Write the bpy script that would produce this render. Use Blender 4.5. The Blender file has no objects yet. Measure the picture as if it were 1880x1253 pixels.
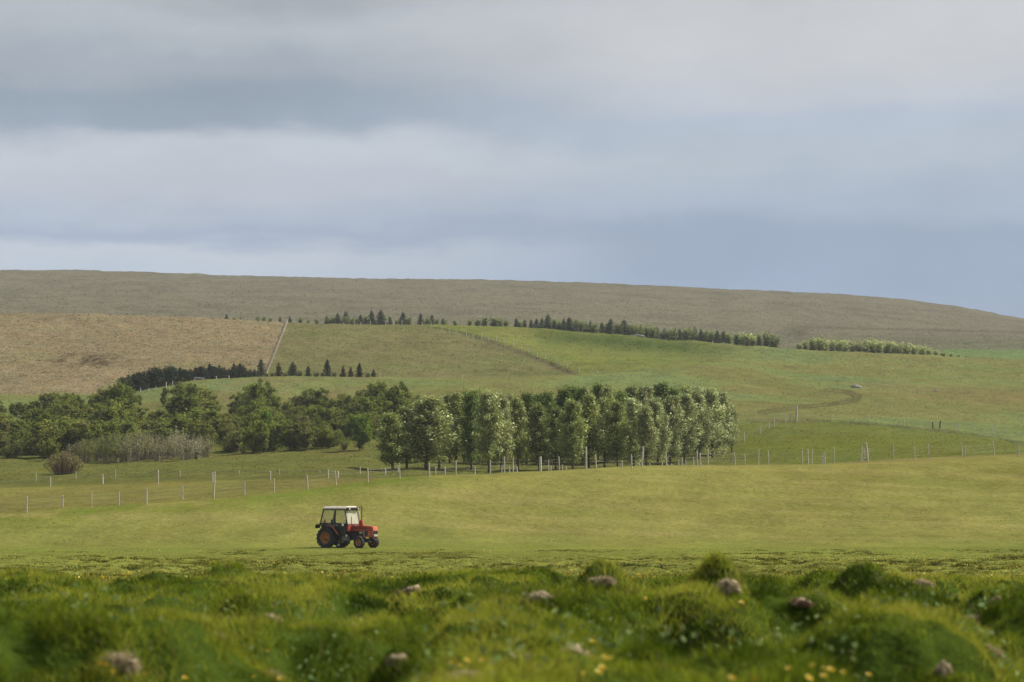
import bpy, math, random
import numpy as np
from mathutils import Vector

# ----------------------------------------------------------------------------
# camera, sky, sun, exposure
# ----------------------------------------------------------------------------
SC = bpy.context.scene
COL = SC.collection
F = 5331.0            # focal length in photo pixels (photo 1880 x 1253)
CX, CY, YH = 940.0, 626.5, 930.0
TH = math.atan((YH - CY) / F)

cd = bpy.data.cameras.new('camera')
cam = bpy.data.objects.new('camera', cd)
COL.objects.link(cam)
cd.sensor_width = 36.0
cd.lens = F * 36.0 / 1880.0
cd.clip_start = 0.1
cd.clip_end = 30000
cam.location = (0, 0, 0)
cam.rotation_euler = (math.pi / 2 + TH, 0, 0)
cd.dof.use_dof = True
cd.dof.focus_distance = 184
cd.dof.aperture_fstop = 3.8
SC.camera = cam

SC.view_settings.view_transform = 'Standard'
SC.view_settings.look = 'None'
SC.view_settings.gamma = 1
SC.view_settings.use_curve_mapping = False
SC.view_settings.exposure = 1.0

SUN_AZ = math.radians(66)      # from +Y (view direction) towards +X
SUN_EL = math.radians(46)
sd = bpy.data.lights.new('sun', 'SUN')
sd.energy = 4.1
sd.angle = math.radians(2.0)
sd.color = (1.0, 0.93, 0.82)
sun = bpy.data.objects.new('sun', sd)
COL.objects.link(sun)
sv = Vector((math.sin(SUN_AZ) * math.cos(SUN_EL), math.cos(SUN_AZ) * math.cos(SUN_EL), math.sin(SUN_EL)))
sun.rotation_euler = sv.to_track_quat('Z', 'Y').to_euler()
sun.location = (60, 120, 90)


def s2l(c):
    c = c / 255.0
    return c / 12.92 if c <= 0.04045 else ((c + 0.055) / 1.055) ** 2.4


def build_world():
    w = bpy.data.worlds.new('World')
    SC.world = w
    w.use_nodes = True
    nt = w.node_tree
    N, L = nt.nodes, nt.links
    N.clear()
    out = N.new('ShaderNodeOutputWorld')
    sky = N.new('ShaderNodeTexSky')
    sky.sky_type = 'NISHITA'
    sky.sun_disc = False
    sky.sun_elevation = SUN_EL
    sky.sun_rotation = SUN_AZ
    bg1 = N.new('ShaderNodeBackground')
    bg1.inputs[1].default_value = 0.06
    L.new(sky.outputs[0], bg1.inputs[0])
    tc = N.new('ShaderNodeTexCoord')
    sep = N.new('ShaderNodeSeparateXYZ')
    L.new(tc.outputs['Generated'], sep.inputs[0])

    def noise(scale, det, sx, sy, sz, rough=0.5):
        m = N.new('ShaderNodeMapping')
        m.inputs['Scale'].default_value = (sx, sy, sz)
        L.new(tc.outputs['Generated'], m.inputs[0])
        n = N.new('ShaderNodeTexNoise')
        n.inputs['Scale'].default_value = scale
        n.inputs['Detail'].default_value = det
        n.inputs['Roughness'].default_value = rough
        L.new(m.outputs[0], n.inputs['Vector'])
        return n.outputs['Fac']

    def math_(op, a, b, clamp=False):
        m = N.new('ShaderNodeMath')
        m.operation = op
        m.use_clamp = clamp
        for i, v in enumerate((a, b)):
            if isinstance(v, (int, float)):
                m.inputs[i].default_value = v
            else:
                L.new(v, m.inputs[i])
        return m.outputs[0]

    # wispy displacement of the cloud layers in elevation
    n1 = noise(9, 5, 1, 1, 4.0, 0.55)
    n2 = noise(30, 4, 1, 1, 3.0, 0.5)
    e = math_('ADD', sep.outputs[2], math_('MULTIPLY', math_('SUBTRACT', n1, 0.5), 0.030))
    e = math_('ADD', e, math_('MULTIPLY', math_('SUBTRACT', n2, 0.5), 0.012))
    n5 = noise(75, 6, 1, 1, 1.6, 0.62)
    e = math_('ADD', e, math_('MULTIPLY', math_('SUBTRACT', n5, 0.5), 0.0045))
    t = math_('DIVIDE', math_('SUBTRACT', e, 0.07), 0.11, True)

    def ramp(stops):
        r = N.new('ShaderNodeValToRGB')
        r.color_ramp.interpolation = 'B_SPLINE' if False else 'EASE'
        els = r.color_ramp.elements
        while len(els) < len(stops):
            els.new(0.5)
        for el, (p, c) in zip(els, stops):
            el.position = p
            el.color = tuple(s2l(v) for v in c) + (1,)
        L.new(t, r.inputs[0])
        return r.outputs[0]

    left = ramp([(0.08, (180, 194, 210)), (0.15, (186, 196, 210)), (0.21, (158, 173, 196)), (0.27, (170, 182, 200)),
                 (0.36, (184, 191, 204)), (0.455, (190, 197, 208)), (0.565, (146, 161, 178)), (0.63, (142, 157, 173)),
                 (0.74, (160, 170, 182)), (0.86, (178, 185, 193)), (0.96, (160, 168, 177))])
    right = ramp([(0.08, (141, 161, 189)), (0.2, (143, 161, 187)), (0.32, (162, 177, 197)), (0.47, (175, 187, 201)),
                  (0.56, (176, 188, 205)), (0.66, (190, 196, 206)), (0.8, (199, 201, 205)), (0.96, (198, 200, 205))])
    az = math_('DIVIDE', sep.outputs[0], math_('MAXIMUM', sep.outputs[1], 0.05))
    n3 = noise(5, 3, 1, 1, 2.5)
    az = math_('ADD', az, math_('MULTIPLY', math_('SUBTRACT', n3, 0.5), 0.22))
    mr = N.new('ShaderNodeMapRange')
    mr.interpolation_type = 'SMOOTHSTEP'
    mr.inputs[1].default_value = -0.10
    mr.inputs[2].default_value = 0.09
    L.new(az, mr.inputs[0])
    mx = N.new('ShaderNodeMix')
    mx.data_type = 'RGBA'
    L.new(mr.outputs[0], mx.inputs[0])
    L.new(left, mx.inputs[6])
    L.new(right, mx.inputs[7])
    # soft mottling inside the clouds
    n4 = noise(16, 8, 1, 1, 1.8, 0.62)
    k = math_('ADD', math_('MULTIPLY', n4, 0.26), 0.87)
    mm = N.new('ShaderNodeMix')
    mm.data_type = 'RGBA'
    mm.blend_type = 'MULTIPLY'
    mm.inputs[0].default_value = 1
    L.new(mx.outputs[2], mm.inputs[6])
    L.new(k, mm.inputs[7])
    bg2 = N.new('ShaderNodeBackground')
    bg2.inputs[1].default_value = 0.50
    L.new(mm.outputs[2], bg2.inputs[0])
    ms = N.new('ShaderNodeMixShader')
    ms.inputs[0].default_value = 0.97
    L.new(bg1.outputs[0], ms.inputs[1])
    L.new(bg2.outputs[0], ms.inputs[2])
    L.new(ms.outputs[0], out.inputs[0])


build_world()

# ----------------------------------------------------------------------------
# helpers
# ----------------------------------------------------------------------------
rng = np.random.default_rng(7)
random.seed(7)


def hash2(ix, iy, seed):
    h = (ix.astype(np.int64) * 374761393 + iy.astype(np.int64) * 668265263 + seed * 974711) & 0xFFFFFFFF
    h = ((h ^ (h >> 13)) * 1274126177) & 0xFFFFFFFF
    h = h ^ (h >> 16)
    return (h & 0xFFFF) / 65535.0


def vnoise(x, y, seed=0):
    x = np.asarray(x, float); y = np.asarray(y, float)
    ix = np.floor(x); iy = np.floor(y)
    fx = x - ix; fy = y - iy
    fx = fx * fx * fx * (fx * (fx * 6 - 15) + 10); fy = fy * fy * fy * (fy * (fy * 6 - 15) + 10)
    a = hash2(ix, iy, seed); b = hash2(ix + 1, iy, seed)
    c = hash2(ix, iy + 1, seed); d = hash2(ix + 1, iy + 1, seed)
    return (a + (b - a) * fx) * (1 - fy) + (c + (d - c) * fx) * fy


def fbm(x, y, seed=0, octv=4, gain=0.5):
    v = 0; a = 1; s = 0
    for o in range(octv):
        v = v + a * vnoise(x * 2 ** o + 17.3 * o, y * 2 ** o - 9.1 * o, seed + o)
        s += a; a *= gain
    return v / s


def smooth(a, b, x):
    t = np.clip((np.asarray(x, float) - a) / (b - a), 0, 1)
    return t * t * (3 - 2 * t)


def pchip(x, y, q):
    """monotone cubic through (x, y); x 1-D increasing, y (..., n) ; q 1-D"""
    x = np.asarray(x, float); y = np.asarray(y, float)
    h = np.diff(x); dl = np.diff(y) / h
    m = np.zeros_like(y)
    m[0] = dl[0]; m[-1] = dl[-1]
    for i in range(1, len(x) - 1):
        if dl[i - 1] * dl[i] > 0:
            w1 = 2 * h[i] + h[i - 1]; w2 = h[i] + 2 * h[i - 1]
            m[i] = (w1 + w2) / (w1 / dl[i - 1] + w2 / dl[i])
    i = np.clip(np.searchsorted(x, q) - 1, 0, len(x) - 2)
    t = (q - x[i]) / h[i]
    t2 = t * t; t3 = t2 * t
    r = (2 * t3 - 3 * t2 + 1) * y[i] + (t3 - 2 * t2 + t) * h[i] * m[i] + (-2 * t3 + 3 * t2) * y[i + 1] + (t3 - t2) * h[i] * m[i + 1]
    r = np.where(q < x[0], y[0], r)
    return np.where(q > x[-1], y[-1], r)


CT, ST = math.cos(TH), math.sin(TH)


def z_of(py, d):
    b = (CY - py) / F
    return d * (ST + b * CT) / (CT - b * ST)


def y_of(z, d):
    """photo row of a point at height z, distance d"""
    r = z / d
    b = (r * CT - ST) / (CT + r * ST)
    return CY - F * b


def pix_dir(px, py):
    a = (px - CX) / F; b = (CY - py) / F
    v = np.array([a, CT - b * ST, ST + b * CT])
    return v / v[1]


def new_mesh(name, verts, faces=None, tris=None, quads=None, col=None, smooth_=False, parent=None, mat=None, link=True):
    me = bpy.data.meshes.new(name)
    verts = np.asarray(verts, np.float32)
    if faces is not None:
        me.from_pydata([tuple(v) for v in verts.tolist()], [], faces)
    else:
        nq = 0 if quads is None else len(quads); ntr = 0 if tris is None else len(tris)
        loops = []
        if nq: loops.append(np.asarray(quads, np.int32).ravel())
        if ntr: loops.append(np.asarray(tris, np.int32).ravel())
        loops = np.concatenate(loops)
        st = np.concatenate([np.arange(nq) * 4, nq * 4 + np.arange(ntr) * 3]).astype(np.int32)
        me.vertices.add(len(verts)); me.vertices.foreach_set('co', verts.ravel())
        me.loops.add(len(loops)); me.loops.foreach_set('vertex_index', loops)
        me.polygons.add(nq + ntr); me.polygons.foreach_set('loop_start', st)
        me.update(calc_edges=True)
    if col is not None:
        at = me.color_attributes.new('Col', 'FLOAT_COLOR', 'POINT')
        col = np.asarray(col, np.float32)
        if col.shape[1] == 3:
            col = np.concatenate([col, np.ones((len(col), 1), np.float32)], 1)
        at.data.foreach_set('color', col.ravel())
    if smooth_:
        me.polygons.foreach_set('use_smooth', np.ones(len(me.polygons), bool))
    if mat: me.materials.append(mat)
    if not link: return me
    o = bpy.data.objects.new(name, me)
    COL.objects.link(o)
    if parent: o.parent = parent
    return o


def link_mesh(name, me, parent=None):
    o = bpy.data.objects.new(name, me)
    COL.objects.link(o)
    if parent: o.parent = parent
    return o


def empty(name, loc, label=None, cat=None, group=None, rotz=0.0, scale=None):
    o = bpy.data.objects.new(name, None)
    COL.objects.link(o)
    o.empty_display_size = 0.2
    o.location = loc
    o.rotation_euler = (0, 0, rotz)
    if scale is not None: o.scale = scale
    if label: o['label'] = label
    if cat: o['category'] = cat
    if group: o['group'] = group
    return o


def tag(o, label=None, cat=None, group=None, kind=None):
    if label: o['label'] = label
    if cat: o['category'] = cat
    if group: o['group'] = group
    if kind: o['kind'] = kind
    return o


# ------------------------------------------------------------------ materials
def mat_plain(name, col, rough=0.6, metal=0.0, noise=0.25, nscale=6.0, bump=0.0, col2=None, spec=0.5):
    m = bpy.data.materials.new(name)
    m.use_nodes = True
    nt = m.node_tree; N, L = nt.nodes, nt.links
    p = N['Principled BSDF']
    p.inputs['Roughness'].default_value = rough
    p.inputs['Metallic'].default_value = metal
    p.inputs['Specular IOR Level'].default_value = spec
    tc = N.new('ShaderNodeTexCoord')
    n = N.new('ShaderNodeTexNoise'); n.inputs['Scale'].default_value = nscale; n.inputs['Detail'].default_value = 5
    L.new(tc.outputs['Object'], n.inputs['Vector'])
    r = N.new('ShaderNodeValToRGB')
    r.color_ramp.elements[0].position = 0.35; r.color_ramp.elements[1].position = 0.68
    c2 = col2 if col2 else tuple(c * (1 - noise) for c in col)
    r.color_ramp.elements[0].color = tuple(c2) + (1,)
    r.color_ramp.elements[1].color = tuple(col) + (1,)
    L.new(n.outputs['Fac'], r.inputs[0]); L.new(r.outputs[0], p.inputs['Base Color'])
    if bump:
        b = N.new('ShaderNodeBump'); b.inputs['Strength'].default_value = bump; b.inputs['Distance'].default_value = 0.02
        L.new(n.outputs['Fac'], b.inputs['Height']); L.new(b.outputs[0], p.inputs['Normal'])
    return m


def mat_leaf(name, transl=0.35, rough=0.55, spec=0.25, gain=1.0):
    """leaf / blade: colour from the mesh, light passes through"""
    m = bpy.data.materials.new(name)
    m.use_nodes = True
    nt = m.node_tree; N, L = nt.nodes, nt.links
    p = N['Principled BSDF']
    p.inputs['Roughness'].default_value = rough
    p.inputs['Specular IOR Level'].default_value = spec
    at = N.new('ShaderNodeAttribute'); at.attribute_name = 'Col'
    oi = N.new('ShaderNodeObjectInfo')
    hsv = N.new('ShaderNodeHueSaturation')
    mr = N.new('ShaderNodeMapRange'); mr.inputs[3].default_value = 0.69 * gain; mr.inputs[4].default_value = 1.03 * gain
    L.new(oi.outputs['Random'], mr.inputs[0]); L.new(mr.outputs[0], hsv.inputs['Value'])
    L.new(at.outputs['Color'], hsv.inputs['Color'])
    L.new(hsv.outputs[0], p.inputs['Base Color'])
    t = N.new('ShaderNodeBsdfTranslucent')
    L.new(hsv.outputs[0], t.inputs['Color'])
    ms = N.new('ShaderNodeMixShader'); ms.inputs[0].default_value = transl
    L.new(p.outputs[0], ms.inputs[1]); L.new(t.outputs[0], ms.inputs[2])
    L.new(ms.outputs[0], N['Material Output'].inputs['Surface'])
    return m


def mat_ground(name):
    m = bpy.data.materials.new(name)
    m.use_nodes = True
    nt = m.node_tree; N, L = nt.nodes, nt.links
    p = N['Principled BSDF']
    p.inputs['Roughness'].default_value = 0.9
    p.inputs['Specular IOR Level'].default_value = 0.0
    at = N.new('ShaderNodeAttribute'); at.attribute_name = 'Col'
    tc = N.new('ShaderNodeTexCoord')

    def nz(scale, det, sy=1.0, rough=0.55):
        mp = N.new('ShaderNodeMapping'); mp.inputs['Scale'].default_value = (1, sy, 1)
        L.new(tc.outputs['Object'], mp.inputs[0])
        n = N.new('ShaderNodeTexNoise'); n.inputs['Scale'].default_value = scale
        n.inputs['Detail'].default_value = det; n.inputs['Roughness'].default_value = rough
        L.new(mp.outputs[0], n.inputs['Vector'])
        return n.outputs['Fac']

    def mth(op, a, b):
        k = N.new('ShaderNodeMath'); k.operation = op
        for i, v in enumerate((a, b)):
            if isinstance(v, (int, float)): k.inputs[i].default_value = v
            else: L.new(v, k.inputs[i])
        return k.outputs[0]

    big = nz(0.035, 4); mid = nz(0.30, 5, 0.6); fine = nz(2.4, 6, 0.7, 0.65)
    # value variation; roughness of the cover (alpha) strengthens the fine grain
    v = mth('ADD', 0.86, mth('MULTIPLY', mth('SUBTRACT', big, 0.5), 0.45))
    v = mth('ADD', v, mth('MULTIPLY', mth('SUBTRACT', mid, 0.5), 0.6))
    g = mth('ADD', 0.6, mth('MULTIPLY', at.outputs['Alpha'], 1.3))
    v = mth('ADD', v, mth('MULTIPLY', mth('SUBTRACT', fine, 0.5), g))
    cl = nz(0.75, 5, 0.6, 0.65)
    v = mth('ADD', v, mth('MULTIPLY', mth('SUBTRACT', cl, 0.5), mth('MULTIPLY', at.outputs['Alpha'], 1.5)))
    hs = N.new('ShaderNodeHueSaturation')
    L.new(at.outputs['Color'], hs.inputs['Color'])
    L.new(v, hs.inputs['Value'])
    hue = mth('ADD', 0.5, mth("MULTIPLY", mth("SUBTRACT", nz(0.11, 4, 0.5), 0.5), -0.05))
    L.new(hue, hs.inputs['Hue'])
    L.new(hs.outputs[0], p.inputs['Base Color'])
    b = N.new('ShaderNodeBump'); b.inputs['Strength'].default_value = 0.9; b.inputs['Distance'].default_value = 0.12
    L.new(fine, b.inputs['Height']); L.new(b.outputs[0], p.inputs['Normal'])
    return m


# ----------------------------------------------------------------------------
# the lie of the land: contour lines, each a list of (photo column, photo row, distance)
# ----------------------------------------------------------------------------
def flat(z, d): return [(0, y_of(z, d), d)]


LINES = [
    flat(-1.25, 2), flat(-0.98, 8), flat(-0.88, 14), flat(-0.95, 20), flat(-1.02, 30), flat(-1.15, 42), flat(-1.55, 60),
    flat(-2.25, 85), flat(-2.62, 102), flat(-2.78, 122), flat(-2.76, 150), flat(-2.60, 184),
    # edge of the hayfield
    [(-1000, 985, 190), (0, 947, 200), (200, 931, 205), (393, 917, 207), (560, 900, 210), (700, 882, 214), (790, 873, 218), (900, 869, 222),
     (1000, 863, 226), (1180, 857, 230), (1490, 850, 238), (1600, 846, 241), (1880, 836, 248), (2900, 800, 260)],
    [(-1000, 915, 238), (0, 897, 240), (200, 890, 238), (400, 884, 236), (600, 880, 232), (700, 877, 230), (790, 876, 230), (900, 874, 234),
     (1000, 870, 238), (1180, 864, 243), (1490, 857, 251), (1880, 843, 262), (2900, 806, 275)],
    [(-1000, 870, 300), (0, 864, 285), (200, 860, 290), (400, 853, 290), (600, 853, 280), (700, 862, 268), (900, 866, 270), (1000, 865, 272),
     (1180, 861, 276), (1340, 852, 285), (1490, 848, 282), (1880, 839, 288), (2900, 830, 300)],
    [(-1000, 835, 335), (0, 842, 325), (200, 840, 330), (400, 829, 335), (600, 824, 330), (700, 832, 320), (900, 842, 320), (1180, 836, 330),
     (1340, 822, 340), (1490, 812, 342), (1880, 824, 338), (2900, 834, 325)],
    [(-1000, 800, 380), (0, 800, 375), (300, 792, 380), (600, 782, 380), (900, 785, 390), (1200, 785, 395), (1360, 776, 395), (1463, 772, 398),
     (1527, 773, 398), (1600, 778, 392), (1711, 788, 385), (1800, 799, 378), (1880, 812, 368), (2900, 845, 345)],
    [(-1000, 745, 430), (0, 741, 430), (235, 746, 430), (400, 736, 430), (600, 735, 435), (900, 730, 440), (1200, 725, 450), (1500, 738, 450),
     (1880, 758, 440), (2900, 800, 430)],
    [(-1000, 735, 455), (0, 727, 455), (100, 728, 455), (235, 721, 460), (300, 709, 465), (370, 699, 470), (430, 695, 472), (500, 692, 475),
     (700, 693, 480), (850, 696, 480), (1000, 691, 485), (1100, 686, 490), (1200, 682, 495), (1300, 684, 500), (1500, 703, 500), (1880, 720, 500),
     (2900, 765, 500)],
    [(-1000, 736, 475), (0, 728, 475), (235, 724, 480), (300, 714, 485), (370, 704, 490), (500, 696, 495), (700, 696, 500), (850, 697, 500),
     (1000, 692, 505), (1100, 686, 508), (1200, 677, 520), (1300, 673, 530), (1500, 690, 530), (1880, 708, 530), (2900, 750, 530)],
    [(-1000, 660, 560), (0, 660, 565), (300, 655, 567), (528, 655, 570), (700, 655, 575), (900, 657, 575), (1100, 662, 575), (1300, 660, 580),
     (1500, 672, 580), (1880, 690, 580), (2900, 735, 580)],
    [(-1000, 592, 672), (0, 590, 665), (528, 603, 640), (700, 605, 632), (900, 614, 630), (1000, 626, 636), (1100, 641, 638), (1200, 646, 638),
     (1300, 650, 636), (1400, 648, 630), (1500, 655, 625), (1880, 672, 620), (2900, 724, 615)],
    [(-1000, 582, 695), (0, 578, 690), (150, 577, 688), (300, 582, 680), (420, 587, 670), (528, 594, 660), (700, 597, 650), (820, 598, 650),
     (1000, 606, 650), (1100, 613, 650), (1200, 622, 650), (1300, 630, 650), (1400, 637, 650), (1460, 642, 650), (1600, 648, 650),
     (1760, 656, 650), (1880, 663, 650), (2900, 715, 640)],
    [(-1000, 590, 735), (0, 586, 730), (300, 589, 720), (528, 600, 700), (820, 605, 695), (1000, 612, 695), (1200, 627, 695), (1400, 641, 695),
     (1500, 647, 695), (1600, 652, 700), (1760, 660, 705), (1880, 664, 715), (2900, 715, 715)],
    [(-1000, 588, 860), (0, 590, 860), (528, 600, 850), (800, 604, 850), (1000, 610, 850), (1200, 622, 850), (1400, 634, 850), (1500, 637, 850),
     (1880, 640, 850), (2900, 700, 850)],
    [(-1000, 540, 1200), (0, 545, 1200), (500, 553, 1200), (1000, 565, 1200), (1500, 590, 1200), (1880, 615, 1200), (2900, 700, 1200)],
    [(-1000, 483, 1700), (0, 500, 1700), (200, 503, 1700), (400, 510, 1700), (600, 515, 1700), (900, 520, 1700), (1100, 527, 1700),
     (1300, 537, 1700), (1500, 546, 1700), (1650, 557, 1700), (1750, 570, 1700), (1880, 592, 1700), (2200, 640, 1700), (2900, 760, 1700)],
    [(-1000, 560, 2400), (0, 570, 2400), (1880, 660, 2400), (2900, 800, 2400)],
    flat(25, 5000), flat(10, 12000),
]

colx = np.concatenate([np.linspace(-3600, -500, 40, endpoint=False), np.linspace(-500, -60, 45, endpoint=False), np.arange(-60, 1940, 5.0),
                       np.linspace(1940, 2380, 45, endpoint=False), np.linspace(2380, 5480, 41)])
rows = [2.0]
while rows[-1] < 12000:
    d = rows[-1]
    if d < 12: st = 0.35
    elif d < 62: st = 0.06 + (d - 12) * 0.002
    elif d < 180: st = 0.42
    elif d < 262: st = 0.45
    elif d < 520: st = 1.0
    elif d < 720: st = 1.1
    elif d < 1760: st = 4.5
    else: st = d * 0.06
    rows.append(d + st)
rows = np.array(rows)
NC, NR = len(colx), len(rows)


def line_eval(k, px):
    ln = LINES[k]
    if len(ln) == 1:
        return np.full(np.shape(px), ln[0][1]), np.full(np.shape(px), float(ln[0][2]))
    x = np.array([p[0] for p in ln], float)
    return pchip(x, np.array([p[1] for p in ln], float), px), pchip(x, np.array([p[2] for p in ln], float), px)


K_FIELD, K_BACK, K_DITCH, K_HILL, K_DIP, K_CREST, K_FAR = 12, 13, 16, 18, 19, 22, 24
LY = []; LD = []
for k in range(len(LINES)):
    yy, dd = line_eval(k, colx)
    LY.append(yy); LD.append(dd)
LY = np.array(LY); LD = np.array(LD)
LZ = z_of(LY, LD)
Z = np.zeros((NR, NC))
for c in range(NC):
    Z[:, c] = pchip(LD[:, c], LZ[:, c], rows)
S = (colx - CX) / F / CT           # x / distance of every column (rows nearly share it)
X = S[None, :] * rows[:, None]
Y = np.repeat(rows[:, None], NC, 1)
PX = np.repeat(colx[None, :], NR, 0)
LDf = {k: np.repeat(LD[k][None, :], NR, 0) for k in (K_FIELD, K_BACK, K_DITCH, K_HILL, K_DIP, K_CREST, K_FAR)}

# small relief
fgw = smooth(6, 11, Y) * (1 - smooth(62, 78, Y))
h1 = fbm(X * 0.85, Y * 0.36, 3, 2)
h2 = fbm(X * 3.1, Y * 2.4, 9, 2)
hum = (smooth(0.38, 0.62, h1) - 0.5) * 0.42 + (fbm(X * .4, Y * .15, 15, 2) - .5) * .35 + (h2 - 0.5) * 0.20
Z += fgw * (hum * (1.1 - 0.75 * smooth(28, 48, Y)) - .06)
paw = smooth(70, 85, Y) * (1 - smooth(172, 182, Y))
hp = fbm(X * 0.9, Y * 0.5, 31, 3)
Z += paw * (smooth(0.40, 0.80, hp) * 0.18 - 0.09) * (1 - smooth(135, 175, Y))
w = smooth(182, 195, Y) * (1 - smooth(0, 12, Y - LDf[K_BACK]))
Z += w * ((fbm(X * 0.08, Y * 0.08, 41, 2) - 0.5) * 0.35 + (fbm(X * 0.6, Y * 0.4, 43, 3) - 0.5) * 0.07)
w = smooth(0, 10, Y - LDf[K_BACK]) * (1 - smooth(-20, 0, Y - LDf[K_CREST]))
Z += w * ((fbm(X * 0.25, Y * 0.2, 51, 3) - 0.5) * 0.55)
w = smooth(0, 30, Y - LDf[K_DIP])
Z += w * (fbm(X * 0.12, Y * 0.12, 61, 4, 0.6) - 0.5) * 1.1
w = smooth(0, 80, Y - LDf[K_FAR])
Z += w * (fbm(X * 0.05, Y * 0.04, 71, 4, 0.6) - 0.5) * 2.2


def bump(px, d, h, wx, wy=None):
    wy = wy or wx
    global Z
    x0 = (px - CX) / F * d
    Z += h * np.exp(-(((X - x0) / wx) ** 2 + ((Y - d) / wy) ** 2))


# mounds that stand out in the foreground: photo column and row of the top, distance, half widths
def _gz(px, d):
    return Z[np.searchsorted(rows, d), int(np.clip(np.searchsorted(colx, px), 0, NC - 1))]


MOUNDS = [(1312, 1040, 26, .26, .5), (1355, 1066, 25.5, .30, .5), (1560, 1053, 27, .48, .8), (1105, 1064, 27, .38, .7), (1690, 1070, 26.5, .45, .7),
                            (1850, 1090, 24, .38, .6), (280, 1054, 48, .28, .8), (950, 1041, 45, .30, .8), (675, 1051, 48, .42, .8), (548, 1052, 50, .25, .6), (150, 1064, 46, .5, .8),
                            (500, 1124, 23, .5, .6), (870, 1118, 22, .6, .7), (1000, 1086, 26, .3, .5), (60, 1072, 30, .6, .8), (1250, 1136, 21, .45, .6),
                            (350, 1104, 28, .5, .6), (720, 1080, 36, .5, .7), (1470, 1104, 23, .4, .5), (1060, 1178, 17.4, .35, .45), (640, 1150, 19, .45, .5)]
for (px, py, d, wx, wy) in MOUNDS:
    bump(px, d, z_of(py, d) - .05 - _gz(px, d), wx, wy)
bump(1665, 19.5, -.15, .7, .8)
ROWY = y_of(Z, Y)
_drx = np.interp(ROWY, [598, 602, 612, 626, 645, 665, 688, 694], [780, 808, 858, 905, 958, 1010, 1062, 1090])
Z -= 0.22 * np.exp(-((_drx - PX - 9) / 9.0) ** 2) * smooth(600, 618, ROWY) * smooth(693, 686, ROWY) * (Y > LDf[K_DIP]) * (Y < LDf[K_CREST] - 3)
Z -= 0.8 * np.exp(-((Y - LDf[K_DITCH]) / 2.2) ** 2) * smooth(1350, 1380, PX)
ROWY = y_of(Z, Y)

logr = np.log(rows)


def ground(x, y):
    """height of the ground under world (x, y)"""
    y = np.maximum(np.asarray(y, float), rows[0] + 1e-4)
    px = np.asarray(x, float) / y * F * CT + CX
    ci = np.clip(np.searchsorted(colx, px) - 1, 0, NC - 2)
    ri = np.clip(np.searchsorted(rows, y) - 1, 0, NR - 2)
    u = np.clip((px - colx[ci]) / (colx[ci + 1] - colx[ci]), 0, 1)
    v = np.clip((y - rows[ri]) / (rows[ri + 1] - rows[ri]), 0, 1)
    return (Z[ri, ci] * (1 - u) + Z[ri, ci + 1] * u) * (1 - v) + (Z[ri + 1, ci] * (1 - u) + Z[ri + 1, ci + 1] * u) * v


def hit(px, py, d0, d1):
    """where the line of sight through a photo point meets the ground between two distances"""
    v = pix_dir(px, py)
    dd = np.linspace(d0, d1, 1500)
    g = dd * v[2] - ground(dd * v[0], dd)
    below = np.nonzero(g <= 0)[0]
    i = below[0] if len(below) else int(np.argmin(g))
    d = dd[i]
    return (d * v[0], d, float(ground(d * v[0], d)))


def at(px, d):
    x = (px - CX) / F * d / CT
    return (x, d, float(ground(x, d)))


# ------------------------------------------------------------------ land cover colours (albedo), plus a shade tone for the fold under the crest
def C(*c): return np.array(c, float)


GR = {
    'fg': C(.040, .062, .009), 'past': C(.135, .146, .030), 'strip': C(.130, .146, .030), 'hay': C(.160, .156, .042), 'band': C(.130, .122, .034),
    'meadow': C(.086, .094, .024), 'paddock': C(.092, .106, .024), 'hill': C(.118, .136, .044), 'hillb': C(.122, .115, .040),
    'heath': C(.158, .131, .073), 'olive': C(.112, .110, .043), 'upper': C(.112, .130, .030), 'ravine_shade': C(.050, .074, .016), 'drain': C(.074, .064, .034),
    'moor': C(.110, .102, .068), 'moorg': C(.092, .092, .054), 'far_green': C(.095, .135, .048),
}
n_a = fbm(X * 0.05, Y * 0.04, 81, 4) - 0.5
n_b = fbm(X * 0.4, Y * 0.25, 83, 4) - 0.5
n_c = fbm(X * 2.0, Y * 1.2, 85, 3) - 0.5
CO = np.zeros((NR, NC, 4)); CO[..., :3] = GR['fg']; CO[..., 3] = 0.35


def paint(mask, col, rough=None):
    m = np.clip(mask, 0, 1)[..., None]
    CO[..., :3] = CO[..., :3] * (1 - m) + col * m
    if rough is not None:
        CO[..., 3] = CO[..., 3] * (1 - m[..., 0]) + rough * m[..., 0]


PY = ROWY
paint(smooth(38, 60, Y + n_b * 18), C(.085, .100, .014), 0.5)
paint(smooth(72, 90, Y + n_b * 10), GR['past'], 0.45)
paint(smooth(150, 168, Y + n_b * 14) * 1.0, GR['strip'], 0.2)
paint(smooth(182, 196, Y + n_a * 14 + n_b * 6), GR['hay'], 0.25)
paint(smooth(0.02, 0.2, n_a + n_b * 0.5) * smooth(190, 205, Y) * 0.55, C(.128, .130, .030), 0.25)
stk = fbm(X * 0.035, Y * 0.75 + X * .06, 95, 3) - .5
hz_ = smooth(186, 196, Y)
paint(smooth(0.03, 0.22, stk) * hz_ * 0.38, C(.195, .172, .062))
paint(smooth(0.03, 0.22, -stk) * hz_ * 0.38, C(.132, .136, .030))
edge = Y - LDf[K_FIELD]
paint(np.exp(-((edge + 2) / 5.0) ** 2) * smooth(1200, 700, PX) * 0.8 * smooth(-0.2, 0.15, n_b + 0.1), C(.098, .128, .018))
paint(smooth(-1, 2, edge + n_b * 3) * (1 - smooth(600, 1000, PX)), GR['band'], 0.35)
paint(np.exp(-((edge + 1.5) / 4) ** 2) * smooth(1150, 1300, PX) * 0.7, C(.150, .120, .048), 0.35)
back = Y - LDf[K_BACK]
paint(smooth(-1.5, 1.5, back + n_b * 4), GR['meadow'], 0.4)
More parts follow.
